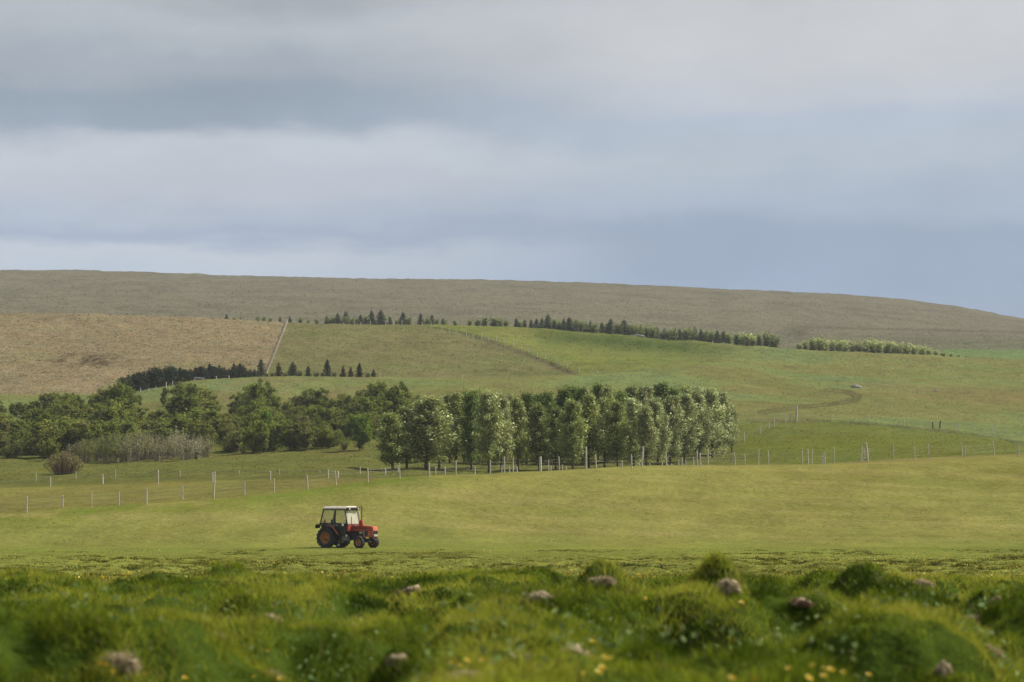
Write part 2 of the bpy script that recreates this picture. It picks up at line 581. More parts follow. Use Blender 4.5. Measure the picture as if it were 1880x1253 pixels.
paint(smooth(0, 3, back) * smooth(0.04, 0.22, n_b + n_a * 0.5) * (1 - smooth(900, 1200, PX)) * 0.6, C(.115, .098, .032))
pr = smooth(1335, 1372, PX + n_b * 30) * smooth(0, 2, back)
paint(pr, GR['paddock'], 0.3)
paint(pr * smooth(0.0, 0.2, n_a + 0.6 * n_b) * 0.6, C(.088, .098, .014))
dit = Y - LDf[K_DITCH]
hillm = smooth(-2, 3, dit + n_b * 3)
paint(hillm, GR['hill'], 0.3)
paint(hillm * smooth(-0.02, 0.2, n_a * 1.2 + n_b * 0.35) * 0.75, GR['hillb'])
paint(hillm * smooth(0.02, 0.22, -n_a * 1.2 + n_b * 0.35) * 0.6, C(.098, .130, .050))
paint(np.exp(-((PY - 722 - (PX - 1750) * 0.055 - n_b * 30) / 12) ** 2) * smooth(1500, 1650, PX) * hillm * 0.6, C(.14, .112, .045))
paint(np.exp(-(dit / 2.6) ** 2) * smooth(1350, 1380, PX) * (0.55 + n_b), GR['drain'], 0.8)
hc = Y - LDf[K_HILL]
paint(smooth(20, 0, hc) * smooth(-45, -35, hc + n_b * 10) * smooth(250, 500, PX) * smooth(760, 640, PX) * smooth(0.0, 0.15, n_b + 0.05) * 0.5, C(.13, .10, .05))
# track worn in the slope by the boulder
TR = [(1400, 757), (1470, 748), (1530, 742), (1568, 736), (1572, 727), (1555, 720), (1520, 716)]
for i in range(len(TR) - 1):
    (xa, ya), (xb, yb) = TR[i], TR[i + 1]
    tt = np.clip(((PX - xa) * (xb - xa) + (PY - ya) * (yb - ya) * 4) / ((xb - xa) ** 2 + 4 * (yb - ya) ** 2), 0, 1)
    dist = np.hypot((PX - xa - tt * (xb - xa)) * 0.35, PY - ya - tt * (yb - ya))
    paint((np.exp(-((dist - 2.2) / 1.3) ** 2)) * 0.85 * hillm * (Y < 520), C(.072, .066, .026))
TRB = [(1180, 695), (1260, 676), (1330, 655)]
for i in range(len(TRB) - 1):
    (xa, ya), (xb, yb) = TRB[i], TRB[i + 1]
    tt = np.clip(((PX - xa) * (xb - xa) + (PY - ya) * (yb - ya)) / ((xb - xa) ** 2 + (yb - ya) ** 2), 0, 1)
    dist = np.hypot((PX - xa - tt * (xb - xa)), (PY - ya - tt * (yb - ya)))
    paint(np.exp(-(dist / 3.0) ** 2) * 0.4 * hillm, C(.082, .094, .03))
dip = smooth(0, 8, Y - LDf[K_DIP])
left_edge = 528 - (PY - 594) * 0.40
dr_x = np.interp(PY, [598, 602, 612, 626, 645, 665, 688, 694], [780, 808, 858, 905, 958, 1010, 1062, 1090])
hth = dip * smooth(3, -3, PX - left_edge)
olv = dip * smooth(-3, 3, PX - left_edge) * smooth(6, -6, PX - dr_x)
upp = dip * smooth(-4, 4, PX - dr_x) * (1 - smooth(1150, 1400, PX))
paint(hth, GR['heath'], 0.75)
paint(hth * smooth(0.02, 0.2, n_b) * 0.5, C(.178, .128, .062))
paint(hth * smooth(0.06, 0.22, -n_a) * 0.6, C(.125, .115, .050))
paint(hth * np.exp(-(((PX - 165) / 75) ** 2 + ((PY - 662) / 13) ** 2)) * smooth(-0.04, 0.04, n_b * .6 + 0.5 * n_c) * 0.95, C(.050, .030, .018), 1.0)
paint(hth * np.exp(-(((PX - 60) / 50) ** 2 + ((PY - 655) / 8) ** 2)) * 0.5, C(.12, .125, .05))
paint(olv, GR['olive'], 0.45)
paint(olv * smooth(0.0, 0.2, n_b + n_a) * 0.5, C(.108, .094, .040))
paint(olv * smooth(0.0, 0.2, -n_a) * 0.5, C(.084, .100, .030))
paint(upp, GR['upper'], 0.3)
paint(upp * smooth(0.0, 0.2, n_a + n_b) * 0.5, C(.125, .125, .036))
rv = np.exp(-(((PY - (625 + (PX - 1100) * 0.085)) / 15) ** 2)) * smooth(940, 1040, PX) * smooth(1370, 1250, PX) * dip
paint(rv * 0.85, GR['ravine_shade'], 0.3)  # shading of the fold below the crest, painted into the slope colour
dd_ = dr_x - PX
paint(np.exp(-((dd_ - 10) / 12.0) ** 2) * smooth(604, 624, PY) * smooth(692, 684, PY) * dip * (0.9 + n_b), GR['drain'], 0.9)
paint(np.exp(-((dd_ - 6) / 9.0) ** 2) * smooth(596, 602, PY) * smooth(626, 615, PY) * dip * (Y < 670), C(.055, .075, .022), 0.5)
cr = Y - LDf[K_CREST]
behind = smooth(8, 24, cr + n_b * 6)
paint(behind, GR['moorg'], 0.7)
paint(behind * smooth(1660, 1760, PX) * smooth(560, 600, PY) * smooth(640, 642, PY + n_b * 3), GR['far_green'], 0.3)
fr = Y - LDf[K_FAR]
paint(smooth(-20, 60, fr + n_a * 120), GR['moor'], 0.6)
paint(smooth(0.0, 0.2, n_a * 1.4 + n_b * 0.3) * smooth(0, 60, fr) * 0.7, C(.086, .083, .056))
paint(smooth(1400, 1600, PX) * smooth(0, 30, fr) * (1 - smooth(90, 200, fr + n_a * 150)) * 0.8, C(.090, .092, .054))
paint(np.exp(-((PY - 602 - (PX - 1500) * 0.022) / 2.0) ** 2) * smooth(1430, 1500, PX) * (Y > 760) * (Y < 1600) * 0.7, C(.062, .055, .036))
paint(np.exp(-(((PX - 1465) / 26) ** 2 + ((PY - 608) / 9) ** 2)) * (Y > 760) * 0.7 * (PX < 1488), C(.055, .052, .034))

idx = (np.arange(NR)[:, None] * NC + np.arange(NC)[None, :])
q = np.stack([idx[:-1, :-1], idx[:-1, 1:], idx[1:, 1:], idx[1:, :-1]], -1)
gv = np.stack([X, Y, Z], -1).reshape(-1, 3)
gc = CO.reshape(-1, 4)
M_GROUND = mat_ground('grassland')
yc = 0.5 * (Y[:-1, :-1] + Y[1:, 1:])
zone = np.zeros(yc.shape, int)                     # foreground bank
zone[yc > 76] = 1                                  # pasture
zone[yc > 186] = 2                                 # hayfield
zone[yc > LDf[K_BACK][:-1, :-1]] = 3               # meadow
zone[yc > LDf[K_DITCH][:-1, :-1]] = 4              # green hill
mdip = (yc > LDf[K_DIP][:-1, :-1])
zone[mdip & (PX[:-1, :-1] < left_edge[:-1, :-1])] = 5   # heath
zone[yc > LDf[K_CREST][:-1, :-1] + 16] = 6         # moor hill
for zi, nm in enumerate(['grassy_bank_ground', 'pasture_ground', 'hayfield_ground', 'meadow_ground', 'green_hill', 'heath_hill', 'moor_hill']):
    fq = q[zone == zi]
    u, inv = np.unique(fq.ravel(), return_inverse=True)
    g = new_mesh(nm, gv[u], quads=inv.reshape(-1, 4), col=gc[u], smooth_=True, mat=M_GROUND)
    tag(g, kind='structure')

# ----------------------------------------------------------------------------
# plant builders
# ----------------------------------------------------------------------------
def rand_quads(r, pos, size, col, up=0.0, aspect=1.0, dirs=None):
    """leaf faces at pos with random facing; up > 0 tilts their normals skyward"""
    n = len(pos)
    nm = r.normal(size=(n, 3)); nm[:, 2] += up * 1.5
    nm /= np.linalg.norm(nm, axis=1)[:, None]
    a = r.normal(size=(n, 3)) if dirs is None else dirs
    u = np.cross(nm, a); u /= np.linalg.norm(u, axis=1)[:, None] + 1e-9
    v = np.cross(nm, u)
    s = (size * r.uniform(0.6, 1.3, n))[:, None] * 0.5
    vs = np.stack([pos - u * s * aspect, pos + v * s * 0.75, pos + u * s * aspect, pos - v * s * 0.75], 1).reshape(-1, 3)
    qs = np.arange(n * 4).reshape(n, 4)
    return vs, qs, np.repeat(col, 4, 0)


def tube(pts, rad, sides=6):
    """tapered tube along a poly-line: verts, quads"""
    pts = np.asarray(pts, float); n = len(pts)
    V = []; Q = []
    t = np.gradient(pts, axis=0)
    t /= np.linalg.norm(t, axis=1)[:, None] + 1e-9
    ref = np.array([0.31, 0.95, 0.05])
    for i in range(n):
        u = np.cross(t[i], ref); u /= np.linalg.norm(u) + 1e-9
        v = np.cross(t[i], u)
        for k in range(sides):
            a = 2 * math.pi * k / sides
            V.append(pts[i] + rad[i] * (math.cos(a) * u + math.sin(a) * v))
    for i in range(n - 1):
        for k in range(sides):
            Q.append((i * sides + k, i * sides + (k + 1) % sides, (i + 1) * sides + (k + 1) % sides, (i + 1) * sides + k))
    return V, Q


class Acc:
    def __init__(self): self.v = []; self.q = []; self.t = []; self.c = []; self.n = 0
    def add(self, v, q=None, t=None, c=None):
        v = np.asarray(v, float)
        if q is not None and len(q): self.q.append(np.asarray(q, int) + self.n)
        if t is not None and len(t): self.t.append(np.asarray(t, int) + self.n)
        self.v.append(v)
        if c is not None:
            c = np.asarray(c, float)
            self.c.append(np.repeat(c[None, :], len(v), 0) if c.ndim == 1 else c)
        self.n += len(v)
    def mesh(self, name, mat, smooth_=False):
        return new_mesh(name, np.concatenate(self.v), quads=np.concatenate(self.q) if self.q else None,
                        tris=np.concatenate(self.t) if self.t else None, col=np.concatenate(self.c) if self.c else None,
                        mat=mat, smooth_=smooth_, link=False)


M_LEAF = mat_leaf('leaves', 0.52, 0.7, 0.06, 2.1)
M_BLEAF = mat_leaf('birch_leaves', 0.52, 0.75, 0.05, 1.7)
M_NEEDLE = mat_leaf('needles', 0.2, 0.7, 0.1, 1.2)
M_TWIG = mat_leaf('twigs', 0.05, 0.8, 0.1)
M_BARK = mat_plain('bark', (.075, .064, .050), 0.9, noise=0.5, nscale=5, bump=0.4)
M_BIRCHBARK = mat_plain('birch_bark', (.36, .32, .26), 0.85, col2=(.12, .10, .08), nscale=4, bump=0.3)
M_GRASS = mat_leaf('grass_blades', 0.45, 1.0, 0.0, 1.1)
M_GRASS_FAR = mat_leaf('grass_tufts', 0.25, 1.0, 0.0)


def jit(r, c, n, amt=0.25):
    return np.clip(np.asarray(c)[None, :] * (1 + r.normal(size=(n, 1)) * amt) * (1 + r.normal(size=(n, 3)) * 0.06), 0.002, 1)


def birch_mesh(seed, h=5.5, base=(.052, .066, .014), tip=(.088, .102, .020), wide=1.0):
    """crooked broad-leaved tree: [(part name, mesh)...], each stem a trunk of its own"""
    r = np.random.default_rng(seed)
    Cn = Acc(); parts = []
    stems = int(r.integers(1, 3))
    clumps = []
    for s in range(stems):
        T = Acc()
        lean = r.normal(0, 0.10, 2) * h * (0.6 + 0.5 * stems)
        zs = np.linspace(-0.3, h * 0.84, 7)
        pts = np.stack([lean[0] * (np.maximum(zs, 0) / h) ** 1.2 + r.normal(0, .06, 7) * (zs > 0), lean[1] * (np.maximum(zs, 0) / h) ** 1.2 + r.normal(0, .06, 7) * (zs > 0), zs], 1)
        v, q = tube(pts, np.linspace(0.12, 0.025, 7) * h / 5.5, 6)
        T.add(v, q)
        nb = int(16 / stems) + 3
        for b in range(nb):
            f = r.uniform(0.04, 1.0)
            p = np.array([np.interp(f * h * 0.84, zs, pts[:, i]) for i in range(3)])
            a = r.uniform(0, 2 * math.pi)
            R = (0.20 + 0.20 * math.sin(math.pi * min(1, f * 0.92 + .05))) * h * wide * r.uniform(0.4, 1.0)
            e = p + np.array([math.cos(a) * R, math.sin(a) * R, R * r.uniform(0.0, 0.6)])
            mid = (p + e) / 2 + np.array([0, 0, -0.05 * R])
            v, q = tube([p, mid, e], [0.045, 0.03, 0.012], 4)
            T.add(v, q)
            for k in range(6):
                clumps.append((p + (e - p) * r.uniform(0.25, 1.1) + r.normal(0, 0.24, 3), r.uniform(0.20, 0.46) * h / 5.5))
        parts.append(('trunk', T.mesh('trunk', M_BIRCHBARK, True)))
    for (c, R) in clumps:
        n = int(8 + 95 * (R / 0.42) ** 2)
        d = r.normal(size=(n, 3)); d /= np.linalg.norm(d, axis=1)[:, None]
        rr = R * r.uniform(0.25, 1.0, n) ** 0.5
        pos = c + d * rr[:, None] * np.array([0.95, 0.95, 1.05])
        pos = pos[pos[:, 2] > .12]; n = len(pos)
        k = r.uniform(0, 1)
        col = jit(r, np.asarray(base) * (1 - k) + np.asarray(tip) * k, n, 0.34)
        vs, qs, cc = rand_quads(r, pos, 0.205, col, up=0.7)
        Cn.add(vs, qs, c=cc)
    m = 2600                                     # loose leaves between the clumps close the crown
    cc_ = np.mean([c for c, R in clumps], 0); sp = np.std([c for c, R in clumps], 0)
    pos = cc_ + r.normal(0, 1, (m, 3)) * sp * np.array([.95, .95, 1.0])
    pos = pos[(pos[:, 2] > .15) & (pos[:, 2] < h * 1.02)]; m = len(pos)
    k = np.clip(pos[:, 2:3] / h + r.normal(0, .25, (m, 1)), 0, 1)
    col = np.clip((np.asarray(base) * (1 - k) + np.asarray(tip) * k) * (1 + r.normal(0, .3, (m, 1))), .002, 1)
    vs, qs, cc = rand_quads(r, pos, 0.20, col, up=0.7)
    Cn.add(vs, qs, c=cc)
    parts.append(('crown', Cn.mesh('crown', M_BLEAF)))
    return parts


def rand_col(col): return np.repeat(col, 4, 0)


def poplar_mesh(seed, h=9.0, pale=0.3, wide=1.0, base=(.050, .060, .015), skirt=0.16):
    """upright silvery poplar with tufts of pale upturned leaves at the branch ends"""
    r = np.random.default_rng(seed)
    T = Acc(); Cn = Acc()
    zs = np.linspace(-0.5, h * 0.95, 9)
    wob = np.cumsum(r.normal(0, 0.05, (9, 2)), 0)
    pts = np.stack([wob[:, 0], wob[:, 1], zs], 1)
    v, q = tube(pts, np.linspace(0.16, 0.02, 9), 7)
    T.add(v, q)
    nb = 52
    for b in range(nb):
        f = skirt * .55 + (1 - skirt * .55) * ((b + r.uniform(0, 1)) / nb) ** 0.92
        p = np.array([np.interp(f * h * 0.93, zs, pts[:, i]) for i in range(3)])
        env = (1.0 - max(0, (f - 0.45) / 0.55) ** 1.8 * 0.78) * (0.70 + 0.30 * min(1, f / 0.35))
        R = 0.20 * h * wide * env * r.uniform(0.55, 1.1)
        a = b * 2.399 + r.uniform(-.5, .5)
        e = p + np.array([math.cos(a) * R, math.sin(a) * R, R * r.uniform(0.25, 0.85)])
        v, q = tube([p, (p + e) / 2 + np.array([0, 0, -.06]), e], [0.04, 0.028, 0.010], 4)
        T.add(v, q)
        n = 175
        tt = r.uniform(0.25, 1.05, n)[:, None]
        pos = p + (e - p) * tt + r.normal(0, 0.26, (n, 3)) * np.array([1, 1, 1.05])
        col = jit(r, np.asarray(base) * r.uniform(0.75, 1.35), n, 0.25)
        vs, qs, cc = rand_quads(r, pos, 0.185, col, up=0.6)
        Cn.add(vs, qs, c=cc)
        if r.uniform() < 0.85:       # pale tufts
            m = int(r.integers(8, 22) * pale / 0.27)
            if m > 0:
                pos = p + (e - p) * r.uniform(.7, 1.15, (m, 1)) + r.normal(0, 0.17, (m, 3)) + np.array([0, 0, 0.12])
                col = jit(r, (.265, .290, .150), m, 0.25)
                vs, qs, cc = rand_quads(r, pos, 0.235, col, up=0.8)
                Cn.add(vs, qs, c=cc)
    m = 1100
    zz = h * r.uniform(.16, .96, m); env = np.sin(np.clip((zz / h - .08) / .92, 0, 1) ** .75 * math.pi) ** .6
    a = r.uniform(0, 2 * math.pi, m); R = .17 * h * wide * env * r.uniform(.2, 1.1, m)
    pos = np.stack([np.cos(a) * R, np.sin(a) * R, zz], 1)
    vs, qs, cc = rand_quads(r, pos, 0.19, jit(r, base, m, .3), up=.6)
    Cn.add(vs, qs, c=cc)
    return T.mesh('trunk', M_BARK, True), Cn.mesh('crown', M_LEAF)


def spruce_mesh(seed, h=4.0, base=(.024, .038, .018), open_=0.5, wide=1.0, power=0.85):
    """young spruce: whorls of drooping needle sprays on a straight stem"""
    r = np.random.default_rng(seed)
    T = Acc(); Cn = Acc()
    v, q = tube([(0, 0, -.3), (0.02, 0, h * .5), (0, 0.02, h)], [0.09 * h / 4, 0.05 * h / 4, 0.008], 6)
    T.add(v, q)
    nt = int(11 + 3 * open_)
    for k in range(nt):
        f = 0.06 + 0.92 * k / nt
        R0 = (1 - f) ** power * h * 0.25 * wide + 0.07
        nb = r.integers(6, 10) if f < 0.8 else 5
        for b in range(nb):
            a = 2 * math.pi * b / nb + r.uniform(-.3, .3) + k
            R = R0 * r.uniform(0.6, 1.25)
            m = max(4, int(R * 20))
            t = np.linspace(0.12, 1, m)[:, None]
            pos = np.array([0, 0, f * h]) + t * np.array([math.cos(a) * R, math.sin(a) * R, R * (0.10 + 0.15 * f)]) + np.array([0, 0, -0.10]) * t ** 2
            pos = np.repeat(pos, 3, 0) + r.normal(0, 0.055, (m * 3, 3))
            col = jit(r, np.asarray(base) * r.uniform(0.75, 1.3), m * 3, 0.2)
            vs, qs, cc = rand_quads(r, pos, 0.17, col, up=0.7, aspect=1.3)
            Cn.add(vs, qs, c=cc)
    m = 16
    pos = np.stack([r.normal(0, .025, m), r.normal(0, .025, m), np.linspace(h * .9, h * 1.07, m)], 1)
    vs, qs, cc = rand_quads(r, pos, 0.12, jit(r, base, m, 0.2)); Cn.add(vs, qs, c=cc)
    return T.mesh('trunk', M_BARK, True), Cn.mesh('crown', M_NEEDLE)


def shrub_mesh(seed, h=3.0, base=(.09, .11, .03), tip=(.13, .15, .05), wide=1.0, nleaf=900, size=0.22):
    """rounded leafy shrub made of several upright leafy stems"""
    r = np.random.default_rng(seed)
    T = Acc(); Cn = Acc()
    ns = 9
    for s in range(ns):
        a = r.uniform(0, 2 * math.pi); R = h * 0.36 * wide * r.uniform(0.1, 1.0)
        e = np.array([math.cos(a) * R, math.sin(a) * R, h * r.uniform(0.62, 1.0)])
        v, q = tube([(0.1 * math.cos(a), 0.1 * math.sin(a), -0.2), e * np.array([.55, .55, .5]), e], [0.045, 0.03, 0.008], 5)
        T.add(v, q)
        n = nleaf // ns
        tt = r.uniform(0.12, 1.05, n)
        pos = e[None, :] * np.stack([tt ** .6, tt ** .6, tt], 1) + r.normal(0, 0.10 * h, (n, 3)) * np.array([1, 1, .8])
        pos[:, 2] = np.maximum(pos[:, 2], 0.05)
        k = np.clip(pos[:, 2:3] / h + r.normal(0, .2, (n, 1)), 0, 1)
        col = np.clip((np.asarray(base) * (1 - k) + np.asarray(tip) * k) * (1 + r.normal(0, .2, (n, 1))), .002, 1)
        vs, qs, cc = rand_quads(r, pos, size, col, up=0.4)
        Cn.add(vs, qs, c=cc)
    return T.mesh('trunk', M_BARK, True), Cn.mesh('crown', M_LEAF)


def twig_mesh(seed, h=3.2, nt=200, spread=0.36, bark=(.15, .125, .098), leaf=(.16, .165, .075), nleaf=420, round_=False, low=0.35):
    """half-bare shrub: many thin upright stems, sparse leaves near the ends"""
    r = np.random.default_rng(seed)
    Tw = Acc(); Cn = Acc()
    ends = []
    for i in range(nt):
        a = r.uniform(0, 2 * math.pi); k = r.uniform(0, 1) ** 0.5
        R = k * h * spread
        hh = h * (math.sqrt(max(0.05, 1 - (k * 0.92) ** 2)) if round_ else r.uniform(0.55, 1.05) * (1 - 0.2 * k))
        b = np.array([math.cos(a) * R * 0.45, math.sin(a) * R * 0.45, -0.1])
        e = np.array([math.cos(a) * R, math.sin(a) * R, hh]) + r.normal(0, .06, 3)
        mid = b * 0.4 + e * 0.6 + r.normal(0, .10, 3)
        ends.append((mid, e))
        w0 = r.uniform(.014, .03); side = np.array([-math.sin(a + r.normal(0, .9)), math.cos(a + r.normal(0, .9)), 0])
        P = [b, mid, e]; W = [w0, w0 * .75, w0 * .3]
        vs = []
        for p, w_ in zip(P, W): vs += [p - side * w_, p + side * w_]
        c = np.clip(np.asarray(bark) * r.uniform(0.65, 1.35), 0, 1)
        Tw.add(vs, [(0, 1, 3, 2), (2, 3, 5, 4)], c=c)
        for s in range(3):       # side twigs
            t = r.uniform(.2, .9); p = mid * (1 - t) + e * t
            d = r.normal(0, .22, 3) + np.array([0, 0, .30])
            vs = [p - side * .012, p + side * .012, p + d]
            Tw.add(vs, t=[(0, 1, 2)], c=c)
    ii = r.integers(0, len(ends), nleaf); t = r.uniform(low, 1.08, nleaf)[:, None]
    m = np.array([ends[i][0] for i in ii]); e = np.array([ends[i][1] for i in ii])
    pos = m * (1 - t) + e * t + r.normal(0, .10, (nleaf, 3))
    vs, qs, cc = rand_quads(r, pos, .13, jit(r, leaf, nleaf, .3), up=.3)
    Cn.add(vs, qs, c=cc)
    return Tw.mesh('branches', M_TWIG), Cn.mesh('foliage', M_LEAF)


def plant(name, meshes, parts, loc, h, h0, label, cat, group=None, wide=1.0, rz=None):
    """a plant of its own: Empty at its foot, one child per part"""
    rz = random.uniform(0, 6.28) if rz is None else rz
    s = h / h0
    o = empty(name, loc, label, cat, group, rz, (s * wide, s * wide, s))
    for nm, me in (meshes if parts is None else zip(parts, meshes)):
        link_mesh(nm, me, o)
    return o


ORD = ['', 'first', 'second', 'third', 'fourth', 'fifth', 'sixth', 'seventh', 'eighth', 'ninth', 'tenth', 'eleventh', 'twelfth']

# ---- poplar grove behind the fence -----------------------------------------
POP = [poplar_mesh(100 + i, 9.0, pale=p, wide=w_, base=b, skirt=k) for i, (p, w_, b, k) in enumerate([
    (.22, 1.0, (0.108, 0.128, 0.034), .16), (.42, 1.0, (0.127, 0.143, 0.048), .17), (.32, .9, (0.117, 0.134, 0.038), .20),
    (.55, 1.05, (0.137, 0.154, 0.060), .14), (.12, 1.0, (0.082, 0.115, 0.024), .15), (.48, .85, (0.132, 0.142, 0.054), .22)])]
POPDARK = [poplar_mesh(130 + i, 9.0, pale=0.03, wide=1.05, base=(.056, .080, .018), skirt=.2) for i in range(3)]

# photo column, row of the top, distance, variant, width
front = [(722, 754, 266, 0, 1.5), (748, 742, 270, 0, 1.25), (784, 722, 268, 1, 1.6), (806, 728, 272, 2, 1.1), (838, 712, 282, 2, .95), (866, 714, 276, 4, .95),
         (898, 712, 268, 1, 1.0), (922, 716, 274, 5, 1.0), (950, 722, 280, 2, .9), (990, 736, 270, 0, 1.0), (1020, 742, 282, 4, .95), (1052, 728, 271, 0, 1.05),
         (1082, 716, 276, 2, 1.0), (1108, 722, 284, 2, .9), (1134, 730, 276, 0, .95), (1160, 726, 280, 3, .95), (1186, 738, 276, 5, .95), (1206, 726, 286, 3, .95),
         (1232, 722, 292, 3, 1.0), (1256, 718, 300, 3, 1.0), (1282, 712, 306, 3, 1.05), (1304, 708, 315, 3, 1.1), (1326, 716, 322, 3, 1.0), (1342, 742, 326, 1, .85)]
rear = [(826, 716, 300), (852, 712, 305), (880, 708, 302), (908, 718, 300), (936, 716, 310), (966, 716, 302), (985, 718, 314), (1006, 714, 300), (1034, 708, 304),
        (1052, 702, 312), (1070, 706, 300), (1098, 700, 315), (1112, 702, 304), (1140, 712, 312), (1164, 702, 318), (1182, 704, 306), (1211, 698, 322),
        (1236, 706, 318), (1254, 704, 328), (1278, 706, 332), (1298, 710, 336)]
for i, (px, py, d, v, w_) in enumerate(front):
    loc = at(px, d); h = z_of(py, d) - loc[2]
    n = i + 1; m = len(front) - i
    if i == 0: lab = 'low-skirted dark poplar at the left corner of the grove, trunk showing at its foot'
    elif i == 2: lab = 'broad olive green poplar, full to the ground, third from the left end of the grove'
    elif i == 23: lab = 'small poplar at the far right corner of the grove, beside the paddock'
    elif n <= 12: lab = f'upright poplar, {ORD[n]} from the left in the front row of the grove'
    else: lab = f'silver flecked poplar, {ORD[m]} from the right in the front row of the grove'
    plant('poplar_tree', POP[v], ('trunk', 'crown'), loc, h, 9.25, lab, 'tree', 'poplars in the grove behind the fence', w_ * 1.04)
for i, (px, py, d) in enumerate(rear):
    loc = at(px, d); h = z_of(py, d) - loc[2]
    if i == 16:
        lab, grp = 'dark round tree top rising above the right half of the poplar grove', None
        plant('poplar_tree', POPDARK[0], ('trunk', 'crown'), loc, h, 9.25, lab, 'tree', 'dark trees at the back of the grove', 1.25); continue
    dark = i in (5, 6, 7, 8, 9, 10, 11)
    if dark: lab = 'dark green tree in the middle of the grove, behind the flecked poplars'
    elif px < 960: lab = 'poplar at the back of the grove, left half, only its top showing'
    else: lab = 'poplar at the back of the grove, right half, only its top showing'
    plant('poplar_tree', POPDARK[i % 3] if dark else POP[(2, 4, 0, 3)[i % 4]], ('trunk', 'crown'), loc, h, 9.25, lab, 'tree', lab + ' (row)', 1.0)

# ---- birch wood on the left ------------------------------------------------
BIR = [birch_mesh(200 + i, 5.5, *c) for i, c in enumerate([((0.078, 0.099, 0.020), (0.143, 0.161, 0.031)), ((0.065, 0.090, 0.019), (0.118, 0.143, 0.028)),
       ((0.087, 0.102, 0.025), (0.152, 0.161, 0.037)), ((0.071, 0.096, 0.019), (0.133, 0.161, 0.028)), ((0.090, 0.096, 0.028), (0.139, 0.146, 0.040)), ((0.062, 0.084, 0.019), (0.109, 0.133, 0.025))])]
BRIGHT = birch_mesh(230, 5.5, (.062, .098, .014), (.095, .140, .020))
tops_x = [-140, -60, 0, 40, 70, 100, 125, 140, 165, 185, 215, 235, 255, 280, 300, 330, 345, 362, 385, 410, 440, 465, 490, 515, 540, 565, 585, 612, 640, 660, 690, 715, 745, 790]
tops_y = [725, 730, 738, 738, 726, 712, 716, 714, 722, 712, 700, 716, 745, 756, 756, 716, 698, 702, 726, 738, 728, 705, 708, 730, 727, 713, 718, 728, 720, 714, 705, 710, 711, 714]


def wood_words(px):
    if px < 90: return 'at the left end of the wood'
    if px < 245: return 'behind the left half of the grey thicket'
    if px < 400: return 'behind the right half of the grey thicket'
    if px < 560: return 'between grey thicket and bright green tree'
    return 'beside the left end of the poplar grove'


r_w = np.random.default_rng(55)
bi = 0
for row, (d, off, dp) in enumerate([(402, 0, 21), (374, 24, 21), (348, 46, 22), (331, 62, 22)]):
    px = -120 + row * 7
    while px < 770:
        x = px + r_w.uniform(-6, 6)
        dd = d + r_w.uniform(-6, 6)
        top = float(np.interp(x, tops_x, tops_y)) + off + r_w.uniform(-3, 8) + (2 if row == 0 else 0)
        if row == 0 and 246 < x < 322: top += 6
        if row: top = min(top, (0, 758, 772, 790)[row] + r_w.uniform(-5, 5))
        px += dp
        if row == 3 and (642 < x < 684 or x > 690): continue
        if row == 2 and x > 705: continue
        if row == 3 and 395 < x < 425: continue
        loc = at(x, dd); h = z_of(top, dd) - loc[2]
        if h < 1.6: continue
        rw = ('back row', 'middle', 'middle', 'front edge')[row]
        lab = f'leafy birch {wood_words(x)}, {rw} of trees'
        plant('birch_tree', BIR[bi % 6], None, loc, h, 5.3, lab, 'tree', lab, r_w.uniform(1.15, 1.6)); bi += 1
for (px, py, d, mesh, w_, lab) in [
        (661, 760, 324, BRIGHT, .9, 'bright green young tree standing out at the right end of the birch wood'),
        (489, 752, 334, BRIGHT, .55, 'slim light green tree with a pale bare trunk inside the birch wood'),
        (345, 697, 396, BIR[3], .7, 'birch with a narrow forked top reaching above the wood, in front of the dark conifers'),
        (466, 704, 392, BIR[1], 1.1, 'broad dark birch whose crown rises highest against the green slope'),
        (218, 698, 396, BIR[3], 1.0, 'tall leafy birch touching the left end of the dark conifer belt'),
        (704, 704, 372, BIR[5], .9, 'dark upright tree rising behind the left end of the poplar grove'),
        (98, 806, 322, BIR[0], 1.1, 'low bushy birch in front of the dark wood, left of the grey thicket')]:
    loc = at(px, d); h = z_of(py, d) - loc[2]
    plant('birch_tree', mesh, None, loc, h, 5.3, lab, 'tree', None, w_)
for (px, py, d) in [(300, 712, 425), (258, 726, 428)]:
    loc = at(px, d); h = z_of(py, d) - loc[2]
    plant('sapling', BIR[4], None, loc, h, 5.3,
          'thin sapling alone on the green slope above the wood' if px == 300 else 'small sapling left of the lone one on the green slope', 'tree', None, .6)

UND = [shrub_mesh(240 + i, 2.4, (.045, .056, .014), (.085, .098, .022), 1.5, 700, .19) for i in range(3)]
for i in range(34):
    px = -110 + i * 24 + r_w.uniform(-8, 8)
    if 640 < px < 690 or px > 700: continue
    d = r_w.uniform(326, 338) if not 130 < px < 400 else r_w.uniform(335, 372)
    loc = at(px, d)
    lab = f'low dark bush under the birches, {wood_words(px)}'
    plant('undergrowth_bush', UND[i % 3], ('branches', 'crown'), loc, r_w.uniform(1.3, 2.3), 2.4, lab, 'bush', lab, 1.2)

